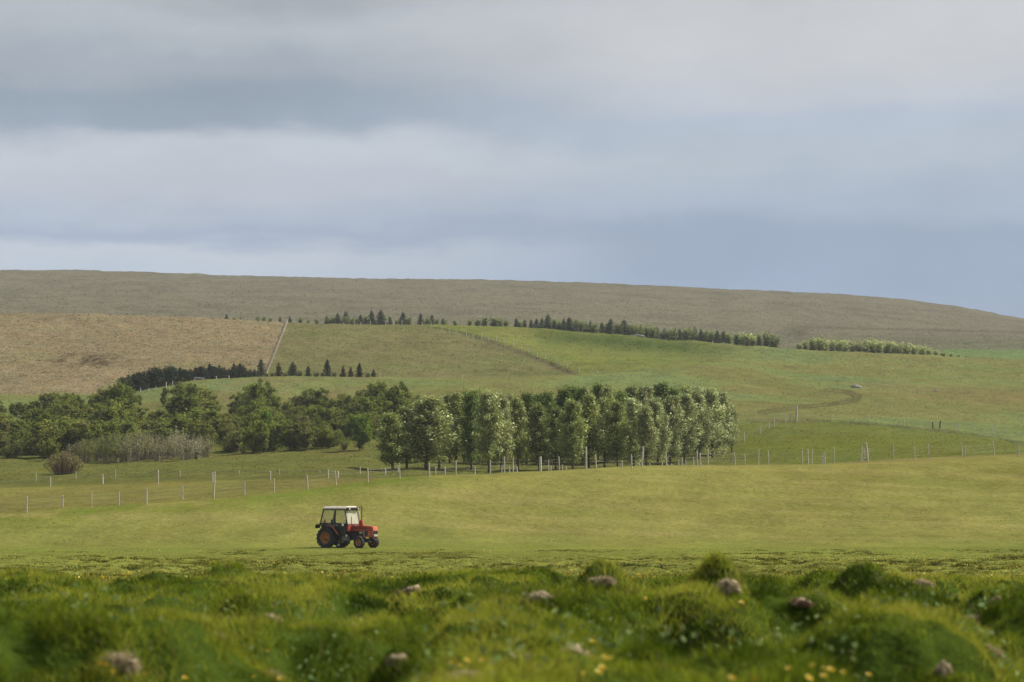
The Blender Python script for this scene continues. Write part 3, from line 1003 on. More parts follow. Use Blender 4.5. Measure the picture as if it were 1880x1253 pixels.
# ---- half-bare grey willows in front of the wood, round bush ----------------
TW = [twig_mesh(300 + i, 3.2, nt=62, spread=.40, low=-.3, bark=b, leaf=l, nleaf=nl) for i, (b, l, nl) in enumerate([
    ((.20, .175, .14), (.115, .120, .045), 1500), ((.235, .20, .17), (.135, .135, .065), 1000), ((.18, .16, .11), (.095, .11, .03), 1900), ((.26, .225, .19), (.18, .18, .10), 800)])]
tws = [(146, 800, 0), (160, 796, 2), (178, 792, 0), (196, 790, 2), (212, 794, 0), (230, 786, 2), (246, 790, 1), (262, 788, 0), (276, 784, 1), (292, 790, 1), (308, 788, 1),
       (324, 786, 3), (342, 790, 1), (358, 794, 3), (376, 784, 1)]
for i, (px, py, v) in enumerate(tws):
    d = 312 + (i % 3) * 3
    loc = at(px, d); h = (z_of(py, d) - loc[2]) * random.uniform(.78, 1.16)
    n = i + 1; m = len(tws) - i
    lab = ('grey brown half-bare willow at the right end of the thicket, pale leaves at its side' if m == 1 else
           f'half-bare grey willow, {ORD[n]} from the left in the thicket' if n <= 8 else f'half-bare grey willow, {ORD[m]} from the right in the thicket')
    plant('willow_shrub', TW[v], ('branches', 'foliage'), loc, h, 3.2, lab, 'shrub', 'grey willows in the thicket', 1.0)
loc = at(362, 309)
plant('willow_shrub', shrub_mesh(330, 2.6, (.13, .135, .07), (.26, .26, .16), .7, 300, .14), ('branches', 'crown'), loc, 2.1, 2.6,
      'small shrub with whitish leaves at the right end of the grey thicket', 'shrub')
loc = at(127, 313)
plant('willow_shrub', shrub_mesh(331, 2.6, (.11, .12, .05), (.28, .29, .17), .5, 120, .13), ('branches', 'crown'), loc, 2.3, 2.6,
      'spindly sapling with a few white leaves left of the grey thicket', 'shrub')
d = 272
loc = at(119, d)
bush = twig_mesh(340, 2.0, nt=330, spread=.95, bark=(.165, .118, .080), leaf=(.125, .115, .040), nleaf=1300, round_=True, low=.2)
plant('round_bush', bush, ('branches', 'foliage'), loc, 2.05, 2.0, 'rounded reddish brown bush alone in the meadow, yellow green on top', 'bush')

# ---- conifer belt on the crest above the wood --------------------------------
SP = [spruce_mesh(400 + i, 4.0, b, o, w_) for i, (b, o, w_) in enumerate([
    ((0.032, 0.052, 0.026), .5, 1.0), ((0.038, 0.058, 0.026), .2, 1.1), ((0.029, 0.046, 0.026), .8, .9), ((0.049, 0.058, 0.029), .5, 1.2)])]
PINE = [spruce_mesh(410 + i, 4.0, (0.038, 0.058, 0.029), .8, 1.15, .42) for i in range(3)]
SPR = [spruce_mesh(420 + i, 4.0, (0.084, 0.050, 0.031), .6, 1.0) for i in range(2)]
SPF = [spruce_mesh(430 + i, 4.0, (0.085, 0.124, 0.073), .5, 1.1) for i in range(3)]
dense = [(226, 690), (236, 684), (246, 684), (256, 680), (266, 677), (274, 678), (284, 671), (293, 674), (303, 673), (313, 669), (321, 674), (331, 672), (341, 676), (350, 674),
         (359, 672), (369, 670), (377, 673), (385, 665), (394, 671), (403, 668), (412, 672), (421, 674), (430, 664), (441, 664), (451, 674), (460, 676), (468, 676)]
for i, (px, py) in enumerate(dense):
    for back in range(2):
        d = float(np.interp(px, [225, 300, 370, 470], [468, 474, 480, 490])) + back * 7
        x = px + (5 if back else 0)
        loc = at(x, d); h = z_of(py + (4 if back else 0), d) - loc[2]
        sec = 'left end' if px < 290 else ('middle' if px < 380 else 'right end')
        lab = f'dark conifer packed into the {sec} of the belt above the birch wood, {"behind" if back else "nearer side"}'
        plant('spruce_tree', PINE[(i + back) % 3] if (i + back) % 3 == 0 and px < 400 else (SP[i % 3] if i % 2 else SP[1]), ('trunk', 'crown'), loc, h, 4.2, lab, 'tree', lab, 1.7 if px < 380 else 1.5)
single = [(479, 656, 0, 1, 'tall reddish spruce standing on the line between brown heath and green field'), (512, 664, 0, 1, 'reddish spruce right of the field boundary, second of the loose row'),
          (538, 662, 1, 0, 'dark bushy spruce, third of the loose row right of the dense belt'), (566, 670, 0, 1, 'small thin spruce, fourth of the loose row right of the dense belt'),
          (601, 657, 0, 0, 'tallest pointed spruce of the loose row, near its middle'), (630, 670, 0, 1, 'round topped rusty spruce right of the tallest one'),
          (644, 672, 0, 1, 'thin rusty spruce between two fuller ones'), (660, 664, 0, 0, 'pointed spruce, second from the right end of the loose row'),
          (686, 677, 0, 0, 'smallest spruce at the right end of the loose row')]
for i, (px, py, w_, red, lab) in enumerate(single):
    d = 492
    loc = at(px, d); h = z_of(py, d) - loc[2]
    plant('spruce_tree', SPR[i % 2] if red and i not in (0, 3) else SP[(0, 2, 3)[i % 3]], ('trunk', 'crown'), loc, h, 4.2, lab, 'tree', 'loose row of spruces', 1.25 if w_ == 0 else 1.5)
LOW = [shrub_mesh(440 + i, 2.0, (.030, .042, .014), (.055, .066, .02), 1.4, 500, .2) for i in range(2)]
for i, px in enumerate([474, 488, 500, 524, 552, 580, 592, 614, 676]):
    loc = at(px, 490)
    plant('low_bush', LOW[i % 2], ('branches', 'crown'), loc, 1.1, 2.0, 'low dark bush at the feet of the loose row of spruces', 'bush', 'low bushes under the loose spruces', 1.2)

# ---- far shelterbelt along the crest ----------------------------------------
SHF = [shrub_mesh(450 + i, 3.0, (0.078, 0.099, 0.039), (0.120, 0.138, 0.054), 1.0, 520, .34) for i in range(3)]
SHP = [shrub_mesh(460 + i, 3.0, (0.105, 0.123, 0.044), (0.203, 0.221, 0.089), 1.1, 620, .34) for i in range(3)]
far = [(416, 575, 's'), (430, 582, 'b'), (441, 582, 's'), (474, 581, 'b'), (484, 582, 'b'), (496, 583, 'b'), (514, 580, 's'), (532, 580, 's'), (552, 584, 'b'), (566, 587, 'b'), (582, 586, 'b'),
       (600, 578, 's'), (609, 583, 'b'), (620, 573, 's'), (635, 569, 's'), (655, 585, 'b'), (662, 576, 's'), (671, 580, 'b'), (682, 567, 's'), (699, 567, 'S'), (716, 580, 's'),
       (728, 588, 'b'), (740, 570, 's'), (750, 582, 'b'), (772, 573, 's'), (784, 585, 'b'), (793, 576, 's'), (803, 586, 'b'), (813, 583, 's'), (836, 588, 'b'), (862, 587, 'b'), (876, 587, 'b'), (890, 583, 'b'),
       (906, 583, 'B'), (918, 585, 'b'), (930, 588, 'b'), (948, 582, 's'), (954, 590, 'b'), (963, 585, 's'), (975, 585, 's'), (985, 583, 's'), (995, 582, 's'), (1006, 574, 's'), (1018, 588, 's'), (1028, 592, 'b'),
       (1035, 583, 's'), (1045, 580, 'S'), (1057, 585, 's'), (1068, 589, 'b'), (1076, 592, 's'), (1084, 588, 's'), (1094, 594, 'b'), (1105, 590, 's'), (1121, 582, 's'), (1132, 594, 'b'), (1146, 584, 'S'),
       (1154, 596, 'b'), (1164, 597, 'b'), (1175, 597, 'b'), (1186, 600, 'b'), (1197, 600, 'b'), (1207, 600, 's'), (1220, 601, 's'), (1229, 606, 'b'), (1237, 604, 'b'), (1248, 602, 's'), (1259, 604, 'b'), (1268, 605, 'b'),
       (1275, 598, 's'), (1287, 602, 's'), (1296, 608, 'b'), (1303, 608, 'b'), (1317, 604, 's'), (1328, 606, 's'), (1339, 613, 'b'), (1353, 614, 's'), (1372, 611, 'p'), (1382, 616, 'p'), (1394, 616, 's'),
       (1408, 612, 'b'), (1421, 614, 'b')]


def belt_words(px):
    if px < 470: return 'above the brown heath'
    if px < 600: return 'around the top of the field boundary'
    if px < 830: return 'above the olive field'
    if px < 960: return 'above the bright green slope'
    if px < 1150: return 'above the dark grassy hollow'
    return 'at the right end, near the pale shrubs'


LONE = {635: 'dark broad spruce, tallest on the left of the far belt', 699: 'full dark spruce beside a thin one, above the olive field',
        682: 'thin spire of a spruce just left of a fuller one, above the olive field', 740: 'lone pointed spruce above the right part of the olive field',
        906: 'round dark bush, biggest above the bright green slope', 1006: 'slender spruce spire, tallest above the dark hollow', 416: 'thin lone conifer at the left end of the far belt',
        1394: 'dark conifer between pale shrubs at the right end of the far belt', 1045: 'broad pointed spruce above the dark hollow', 1146: 'double topped spruce clump right of the far belt middle'}
for i, (px, py, ty) in enumerate(far):
    d = float(np.interp(px, [400, 528, 700, 1430], [688, 672, 662, 660])) + (i % 3)
    loc = at(px, d); top = z_of(py, d); h = top - loc[2]
    kind = {'s': 'conifer', 'S': 'conifer', 'b': 'leafy bush', 'B': 'leafy bush', 'p': 'pale leafy shrub'}[ty]
    lab = LONE.get(px) or f'{"dark" if ty in "sS" else "green" if ty in "bB" else "yellowish"} {kind} in the far belt {belt_words(px)}'
    grp = 'far shelterbelt' if px in LONE else lab
    if ty in 'sS':
        plant('spruce_tree', SPF[i % 3], ('trunk', 'crown'), loc, h, 4.2, lab, 'tree', grp, 1.5 if ty == 'S' else 1.25)
    else:
        plant('leafy_bush', (SHP if ty == 'p' else SHF)[i % 3], ('branches', 'crown'), loc, h, 3.0, lab, 'bush', grp, 2.0 if ty == 'B' else 1.4)
fill_r = np.random.default_rng(66)
for i in range(46):
    px = fill_r.uniform(958, 1428) if i < 34 else fill_r.uniform(595, 830)
    d = 666 + fill_r.uniform(0, 5); loc = at(px, d)
    top = float(np.interp(px, [595, 830, 960, 1010, 1150, 1230, 1430], [584, 588, 588, 588, 596, 607, 618])) + fill_r.uniform(-3, 3)
    h = z_of(top, d) - loc[2]
    lab = f'green leafy bush in the far belt {belt_words(px)}'
    plant('leafy_bush', SHF[i % 3], ('branches', 'crown'), loc, h, 3.0, lab, 'bush', lab, 1.25)
pale = [(1468, 628), (1480, 622), (1492, 617), (1504, 615), (1514, 619), (1528, 622), (1540, 620), (1552, 622), (1566, 623), (1578, 625), (1590, 620), (1602, 619), (1612, 621), (1626, 623), (1638, 625),
        (1650, 626), (1664, 626), (1678, 630), (1692, 632), (1705, 636), (1718, 641), (1732, 644), (1746, 646), (1760, 649), (1774, 652)]
for i, (px, py) in enumerate(pale):
    d = 664 + (i % 3) * 2
    loc = at(px, d); h = max(0.6, (z_of(py, d) - loc[2]) * .88)
    n = i + 1; m = len(pale) - i
    lab = (f'yellow green shrub, {ORD[n]} from the left in the pale hedge on the far crest' if n <= 12 else
           f'yellow green shrub, {ORD[m]} from the right in the pale hedge on the far crest' if m <= 12 else 'yellow green shrub in the middle of the pale hedge on the far crest')
    plant('pale_shrub', SHP[i % 3], ('branches', 'crown'), loc, h, 3.0, lab, 'shrub', 'pale hedge on the far crest', 1.25)

# ----------------------------------------------------------------------------
# fences
# ----------------------------------------------------------------------------
M_POST = mat_plain('weathered_wood', (.56, .51, .41), 0.85, col2=(.34, .30, .24), nscale=9, bump=0.3)
M_POSTD = mat_plain('dark_wood', (.085, .072, .058), 0.9, nscale=9)
M_WIRE = mat_plain('fence_wire', (.22, .21, .19), 0.5, metal=0.6)


def fence(name, label, posts, dwin, rad=.048, mat=None, wires=(.35, .62, .9), wr=.0055, extra=None):
    """wire fence: every post a child, each strand a child. posts: (px top, py top, px base, py base[, thickness])"""
    P = []
    for p in posts:
        (tx, ty, bx, by) = p[:4]; k = p[4] if len(p) > 4 else 1.0
        w0 = hit(bx, by, *dwin) if not callable(dwin) else dwin(bx, by)
        h = z_of(ty, w0[1]) - w0[2]
        lean = (tx - bx) / F * w0[1]
        P.append((w0, h, lean, k))
    o = empty(name, P[0][0], label, 'fence')
    org = np.array(P[0][0])
    for (w0, h, lean, k) in P:
        b = np.array(w0) - org
        a = Acc()
        rr = rad * k * random.uniform(.85, 1.15)
        ly = random.uniform(-.04, .04)
        v, q = tube([b + (0, 0, -.35), b + (lean * .3, ly * .3, h * .3), b + (lean * .7, ly * .7, h * .7), b + (lean, ly, h)], [rr * 1.05, rr, rr * .97, rr * .9], 7)
        a.add(v, q)
        top = len(v)
        a.add([b + (lean, ly, h + .02)] + [np.array(x) for x in v[-7:]], t=[(0, 1 + i, 1 + (i + 1) % 7) for i in range(7)])
        link_mesh('post', a.mesh('post', mat or M_POST), o)
    for s in wires:
        a = Acc()
        for (w0, h, lean, k), (w1, h1_, lean1, k1) in zip(P[:-1], P[1:]):
            f0 = min(s, h * .92); f1 = min(s, h1_ * .92)
            p0 = np.array(w0) - org + (lean * f0 / max(h, .1), 0, f0); p1 = np.array(w1) - org + (lean1 * f1 / max(h1_, .1), 0, f1)
            if np.linalg.norm(p1 - p0) > 30: continue
            v, q = tube([p0, (p0 + p1) / 2 + (0, 0, -.02), p1], [wr] * 3, 4)
            a.add(v, q)
        if a.n: link_mesh('wire', a.mesh('wire', M_WIRE), o)
    return o


def V(L): return [(p[0] + (p[3] if len(p) > 3 else 0), p[1], p[0], p[2]) + ((p[4],) if len(p) > 4 else ()) for p in L]


fence('wire_fence', 'long wire fence with pale posts crossing the hayfield edge below the birch wood',
      V([(-60, 922, 952), (-8, 918, 946), (49, 912, 942), (115, 910, 932), (168, 904, 933), (218, 904, 928), (269, 898, 927), (335, 894, 918), (392, 867, 916, 2, 1.3), (449, 884, 909), (503, 879, 905),
         (565, 872, 899, -2), (617, 865, 891, -2), (675, 860, 886), (734, 851, 879, -1), (788, 851, 876)]), (192, 224))
fence('wire_fence', 'pale post fence along the hayfield crest in front of the poplar grove',
      V([(788, 851, 876), (837, 846, 871), (900, 845, 872), (926, 839, 868), (942, 842, 867), (992, 839, 864, 0, 1.9), (1007, 845, 863), (1027, 839, 863, -1), (1076, 821, 862, 0, 1.7), (1095, 835, 862, -2),
         (1142, 847, 860), (1160, 835, 860, -1), (1178, 820, 858, 3, 1.9), (1224, 831, 856, -2), (1253, 841, 856, -1), (1280, 828, 856, 0, 1.1), (1286, 832, 856, -1, 1.1), (1350, 832, 854, -2), (1368, 834, 853, -1),
         (1392, 826, 852, 1), (1411, 828, 852, -1)]), (214, 236))
fence('wire_fence', 'post and wire fence on the crest before the green paddock',
      V([(1411, 828, 852, -1), (1473, 824, 850), (1484, 825, 850, -1), (1490, 825, 850, 2), (1514, 831, 850, 0, 1.1), (1510, 837, 849, 1, .9), (1532, 822, 849, -1), (1581, 820, 848, 2), (1593, 813, 847, -3, 1.8), (1641, 816, 844, -1), (1679, 820, 846),
         (1705, 815, 841, -1), (1767, 813, 838, -2), (1772, 818, 841, 1), (1826, 810, 836, -3), (1870, 815, 840), (1935, 806, 834)]), (224, 252))
fence('wire_fence', 'second fence line along the far edge of the brown strip in the meadow',
      V([(-20, 884, 900), (92, 876, 893), (188, 872, 889), (290, 864, 889), (390, 868, 886), (496, 866, 884), (602, 862, 879), (620, 866, 878), (707, 860, 872), (731, 856, 867)]), (233, 262), rad=.075)
fence('wire_fence', 'faint thin fence in the meadow in front of the round bush',
      V([(66, 868, 884), (139, 866, 880), (212, 863, 879), (330, 864, 881), (439, 864, 881), (513, 863, 876), (587, 865, 875), (661, 858, 872)]), (250, 292), rad=.045, wires=(.4, .8))
fence('wire_fence', 'short fence posts half hidden behind the hayfield crest under the poplars',
      V([(800, 858, 868), (817, 857, 868), (872, 858, 868), (921, 856, 868), (935, 858, 869), (949, 857, 868), (1011, 856, 866), (1032, 854, 864), (1039, 857, 864), (1140, 856, 862), (1173, 851, 860),
         (1192, 852, 860), (1215, 849, 858), (1232, 852, 858), (1245, 845, 856), (1258, 846, 856), (1272, 840, 855), (1299, 829, 848)]), lambda x, y: at(x, 244 + (x - 800) * .02), rad=.06, wires=(.4, .8, 1.05))
fence('wire_fence', 'fence climbing from the grove along the left side of the green paddock',
      V([(1299, 829, 848), (1326, 819, 833), (1333, 814, 830), (1348, 808, 819), (1367, 794, 812, -1), (1396, 782, 797), (1412, 777, 788), (1421, 768, 784), (1442, 759, 776), (1451, 760, 774), (1462, 745, 773, 1, 2.2)]),
      (262, 402), rad=.065)
fence('wire_fence', 'sparse fence along the dark ditch above the green paddock',
      V([(1387, 757, 773), (1462, 758, 773), (1527, 760, 773), (1596, 763, 776), (1660, 770, 782), (1760, 779, 792), (1822, 783, 797), (1875, 796, 812)]), (360, 404), rad=.06, wires=(.5, .9))
fence('wire_fence', 'pair of dark leaning posts at the ditch above the paddock', V([(1713, 775, 787, -1), (1725, 773, 787, 2)]), (366, 396), rad=.085, mat=M_POSTD, wires=(.5,))
fence('wire_fence', 'line of small pale posts running down beside the brown drainage ditch',
      V([(792, 592, 601), (810, 595, 603), (825, 603, 609), (837, 607, 613), (856, 610, 618), (868, 614, 622), (884, 615, 624), (897, 618, 625), (911, 618, 627), (926, 623, 630), (942, 627, 636), (957, 633, 641), (970, 639, 648),
         (986, 647, 656), (1001, 651, 660), (1022, 659, 668), (1041, 667, 676), (1063, 675, 684), (1097, 680, 689)]), (500, 668), rad=.085, wires=(.5, .95), wr=.012)
fence('wire_fence', 'row of small pale posts along the top of the olive field under the spruces',
      V([(631, 592, 597), (651, 592, 598), (662, 592, 598), (680, 589, 598), (708, 589, 598), (722, 589, 598), (738, 588, 598), (775, 591, 599), (792, 592, 601)]), (630, 664), rad=.09, wires=(.5, .95), wr=.012)
fence('wire_fence', 'pale straight fence between the brown heath and the olive field',
      V([(528, 586, 594)] + [(528 - (y - 594) * .40, y - 7, y) for y in (600, 607, 614, 622, 630, 639, 648, 657, 667, 677, 687)]), (490, 668), rad=.06, wires=(.3, .5, .7, .95), wr=.03)
fence('wire_fence', 'two or three thin posts on the green crest right of the loose spruces', V([(698, 686, 693), (803, 687, 694), (849, 688, 696)]), (470, 492), rad=.07, wires=())
fence('wire_fence', 'pale fence posts in front of the dark conifer belt',
      V([(258, 713, 720), (273, 713, 719), (286, 710, 716), (305, 702, 713), (317, 700, 710), (332, 702, 708), (397, 691, 697), (420, 690, 696)]), (452, 476), rad=.075, wires=(.5, .9))
fence('wire_fence', 'three tiny posts on the crest before the right end of the far belt', V([(1274, 624, 630), (1308, 626, 632), (1328, 628, 634)]), (640, 652), rad=.08, wires=(.6,))

# leaning pole beyond the crest, whitish rail by the conifers
loc = at(1488, 800)
o = empty('leaning_pole', loc, 'pale leaning pole above the left end of the pale hedge', 'pole')
a = Acc(); v, q = tube([(0, 0, -.4), (.35, 0, 1.6), (.75, 0, 3.2)], [.13, .12, .10], 7); a.add(v, q)
link_mesh('pole', a.mesh('pole', M_POST), o)
a = Acc(); v, q = tube([(.35, 0, 2.95), (1.1, 0, 3.35)], [.07, .06], 6); a.add(v, q)
link_mesh('cross_arm', a.mesh('cross_arm', M_POST), o)
M_RAIL = mat_plain('whitish_paint', (.40, .45, .50), 0.5, noise=.1)
loc = at(366, 468)
o = empty('field_gate', loc, 'low bluish white gate rail in front of the dark conifers', 'gate')
for x in (-.75, .75):
    a = Acc(); v, q = tube([(x, 0, -.2), (x, 0, .42)], [.05, .05], 6); a.add(v, q); link_mesh('post', a.mesh('post', M_RAIL), o)
a = Acc(); v, q = tube([(-.75, 0, .40), (.75, 0, .25)], [.055, .055], 6); a.add(v, q); link_mesh('rail', a.mesh('rail', M_RAIL), o)
# stile at the thick post of the paddock fence
loc = hit(1590, 846, 224, 252)
o = empty('fence_stile', loc, 'small ladder-like brace beside the thick leaning post of the paddock fence', 'stile')
for x in (-.18, .2):
    a = Acc(); v, q = tube([(x - .1, .1, -.2), (x + .05, .1, 1.05)], [.04, .035], 6); a.add(v, q); link_mesh('rail', a.mesh('rail', M_POST), o)
for z in (.25, .5, .75):
    a = Acc(); v, q = tube([(-.22, .1, z), (.2, .1, z)], [.03, .03], 6); a.add(v, q); link_mesh('rung', a.mesh('rung', M_POST), o)

# ----------------------------------------------------------------------------
# boulders
# ----------------------------------------------------------------------------
M_ROCK = mat_plain('grey_rock', (.26, .235, .20), .9, col2=(.12, .105, .09), nscale=3, bump=.6)


def lump(name, loc, sx, sy, sz, seed, mat, amp=.35, sub=3, squash=True):
    import bmesh
    bm = bmesh.new(); bmesh.ops.create_icosphere(bm, subdivisions=sub, radius=1)
    co = np.array([v.co[:] for v in bm.verts])
    n = fbm(co[:, 0] * 1.4 + seed, co[:, 1] * 1.4 + co[:, 2] * 1.9, seed, 3) - .5
    n2 = fbm(co[:, 0] * 4 + seed, co[:, 1] * 4 + co[:, 2] * 5, seed + 5, 2) - .5
    co = co * (1 + amp * 2 * n + amp * .5 * n2)[:, None] * np.array([sx, sy, sz])
    for v, c in zip(bm.verts, co): v.co = c
    me = bpy.data.meshes.new(name); bm.to_mesh(me); bm.free()
    me.polygons.foreach_set('use_smooth', np.ones(len(me.polygons), bool))
    me.materials.append(mat)
    o = bpy.data.objects.new(name, me); COL.objects.link(o); o.location = loc
    return o


for (px, py, sx, sz, lab) in [(1571, 712, .85, .55, 'grey boulder on the green slope above the bend of the track'),
                              (1719, 719, .42, .22, 'small pale stone on the green slope, right of the grey boulder'),
                              (1693, 718, .38, .14, 'low flat stone between the grey boulder and the pale stone'),
                              (1171, 618, 1.5, .42, 'flat pale rock outcrop at the foot of the far belt')]:
    loc = hit(px, py, 402 if py > 700 else 600, 520 if py > 700 else 652)
    tag(lump('boulder', loc, sx, sx * .7, sz, int(px), M_ROCK), lab, 'boulder')
#@@TRACTOR
# ----------------------------------------------------------------------------
# the tractor (local x forward, y to its left, z up, origin on the ground under the rear axle)
# ----------------------------------------------------------------------------
M_RED = mat_plain('tractor_red_paint', (.40, .044, .018), .55, noise=.35, nscale=4, col2=(.27, .034, .017))
M_ORANGE = mat_plain('faded_orange_paint', (.56, .150, .065), .6, nscale=4, col2=(.38, .080, .034))
M_RIM = mat_plain('rusty_orange_rim', (.44, .20, .045), .7, col2=(.20, .085, .022), nscale=7)
M_BLACK = mat_plain('black_cab_paint', (.014, .015, .014), .5, noise=.4)
M_ENGINE = mat_plain('greasy_engine', (.022, .022, .020), .6, noise=.5, nscale=12, col2=(.008, .008, .008))
M_TYRE = mat_plain('tyre_rubber', (.020, .021, .022), .8, noise=.35, nscale=14)
M_ROOFP = mat_plain('weathered_roof', (.50, .465, .385), .8, col2=(.38, .33, .25), nscale=5)
M_GREYM = mat_plain('grey_metal', (.20, .20, .19), .5, metal=.3, noise=.4)
M_DGREEN = mat_plain('dark_olive_panel', (.030, .032, .018), .6, noise=.5, nscale=4)
M_LAMP = mat_plain('lamp_glass', (.62, .60, .55), .2, noise=.1)
M_WHITE = mat_plain('white_paint', (.62, .61, .57), .5, noise=.15)
M_SEAT = mat_plain('seat_vinyl', (.020, .022, .026), .6)
M_TRI = mat_plain('warning_orange', (.68, .16, .07), .5, noise=.15)


def mat_glass(name, dust_sheen, tint=(.62, .66, .62), gloss=.10):
    m = bpy.data.materials.new(name); m.use_nodes = True
    nt = m.node_tree; N, L = nt.nodes, nt.links
    N.remove(N['Principled BSDF'])
    tr = N.new('ShaderNodeBsdfTransparent'); tr.inputs[0].default_value = (.95, .96, .95, 1)
    gl = N.new('ShaderNodeBsdfGlossy'); gl.inputs['Roughness'].default_value = .05
    di = N.new('ShaderNodeBsdfDiffuse'); di.inputs[0].default_value = tint + (1,)
    fr = N.new('ShaderNodeFresnel'); fr.inputs[0].default_value = 1.15
    m1 = N.new('ShaderNodeMixShader'); m2 = N.new('ShaderNodeMixShader')
    tc = N.new('ShaderNodeTexCoord'); n = N.new('ShaderNodeTexNoise'); n.inputs['Scale'].default_value = 3
    L.new(tc.outputs['Object'], n.inputs['Vector'])
    mr = N.new('ShaderNodeMapRange'); mr.inputs[3].default_value = dust_sheen * .6; mr.inputs[4].default_value = dust_sheen * 1.4
    L.new(n.outputs['Fac'], mr.inputs[0])
    L.new(mr.outputs[0], m1.inputs[0]); L.new(tr.outputs[0], m1.inputs[1]); L.new(di.outputs[0], m1.inputs[2])
    ad = N.new('ShaderNodeMath'); ad.operation = 'ADD'; ad.inputs[1].default_value = gloss
    L.new(fr.outputs[0], ad.inputs[0])
    L.new(ad.outputs[0], m2.inputs[0]); L.new(m1.outputs[0], m2.inputs[1]); L.new(gl.outputs[0], m2.inputs[2])
    L.new(m2.outputs[0], N['Material Output'].inputs['Surface'])
    return m


M_GLASS = mat_glass('side_window_glass', .07, (.56, .55, .48), gloss=.0)
M_SCREEN = mat_glass('sky_sheen_windscreen_glass', .56, (.58, .56, .45), .0)  # sky reflection put in as a pale diffuse layer on the pane


class MB:
    def __init__(self): self.v = []; self.f = []

    def poly(self, pts, faces):
        n = len(self.v); self.v += [tuple(p) for p in pts]; self.f += [tuple(i + n for i in f) for f in faces]; return self

    def box(self, x0, x1, y0, y1, z0, z1):
        return self.poly([(x, y, z) for z in (z0, z1) for y in (y0, y1) for x in (x0, x1)],
                         [(0, 2, 3, 1), (4, 5, 7, 6), (0, 1, 5, 4), (2, 6, 7, 3), (0, 4, 6, 2), (1, 3, 7, 5)])

    def prism(self, prof, y0, y1):
        """profile in x, z swept along y"""
        n = len(prof)
        return self.poly([(x, y0, z) for x, z in prof] + [(x, y1, z) for x, z in prof],
                         [tuple(range(n)), tuple(range(2 * n - 1, n - 1, -1))] + [(i, i + n, (i + 1) % n + n, (i + 1) % n) for i in range(n)])

    def bar(self, p, q, w, d=None):
        """square bar from p to q"""
        p = Vector(p); q = Vector(q); t = (q - p).normalized()
        u = t.cross(Vector((0, 1, .01))).normalized(); v = t.cross(u); d = d or w
        pts = [b + u * sx * w / 2 + v * sy * d / 2 for b in (p, q) for sy in (-1, 1) for sx in (-1, 1)]
        return self.poly(pts, [(0, 2, 3, 1), (4, 5, 7, 6), (0, 1, 5, 4), (2, 6, 7, 3), (0, 4, 6, 2), (1, 3, 7, 5)])

    def tube(self, pts, rad, sides=10):
        v, q = tube(pts, rad, sides); n = len(v)
        return self.poly(v, q + [tuple(range(sides - 1, -1, -1)), tuple(range(n - sides, n))])

    def lathe(self, prof, seg=36, c=(0, 0, 0)):
        """profile (radius, y) turned about the y axis"""
        pts = [(c[0] + r * math.cos(2 * math.pi * k / seg), c[1] + y, c[2] + r * math.sin(2 * math.pi * k / seg)) for k in range(seg) for r, y in prof]
        n = len(prof)
        return self.poly(pts, [(k * n + i, k * n + i + 1, ((k + 1) % seg) * n + i + 1, ((k + 1) % seg) * n + i) for k in range(seg) for i in range(n - 1)])

    def build(self, name, mat, parent, bevel=0.0, smooth_=False):
        import bmesh
        me = bpy.data.meshes.new(name); me.from_pydata([tuple(v) for v in self.v], [], self.f)
        bm = bmesh.new(); bm.from_mesh(me); bmesh.ops.recalc_face_normals(bm, faces=bm.faces)
        if bevel:
            bmesh.ops.bevel(bm, geom=[e for e in bm.edges if e.is_manifold and e.calc_face_angle(0) > .5], offset=bevel, segments=2, affect='EDGES', clamp_overlap=True)
        bm.to_mesh(me); bm.free()
        if smooth_: me.polygons.foreach_set('use_smooth', np.ones(len(me.polygons), bool))
        me.materials.append(mat)
        o = bpy.data.objects.new(name, me); COL.objects.link(o)
        if parent: o.parent = parent
        return o


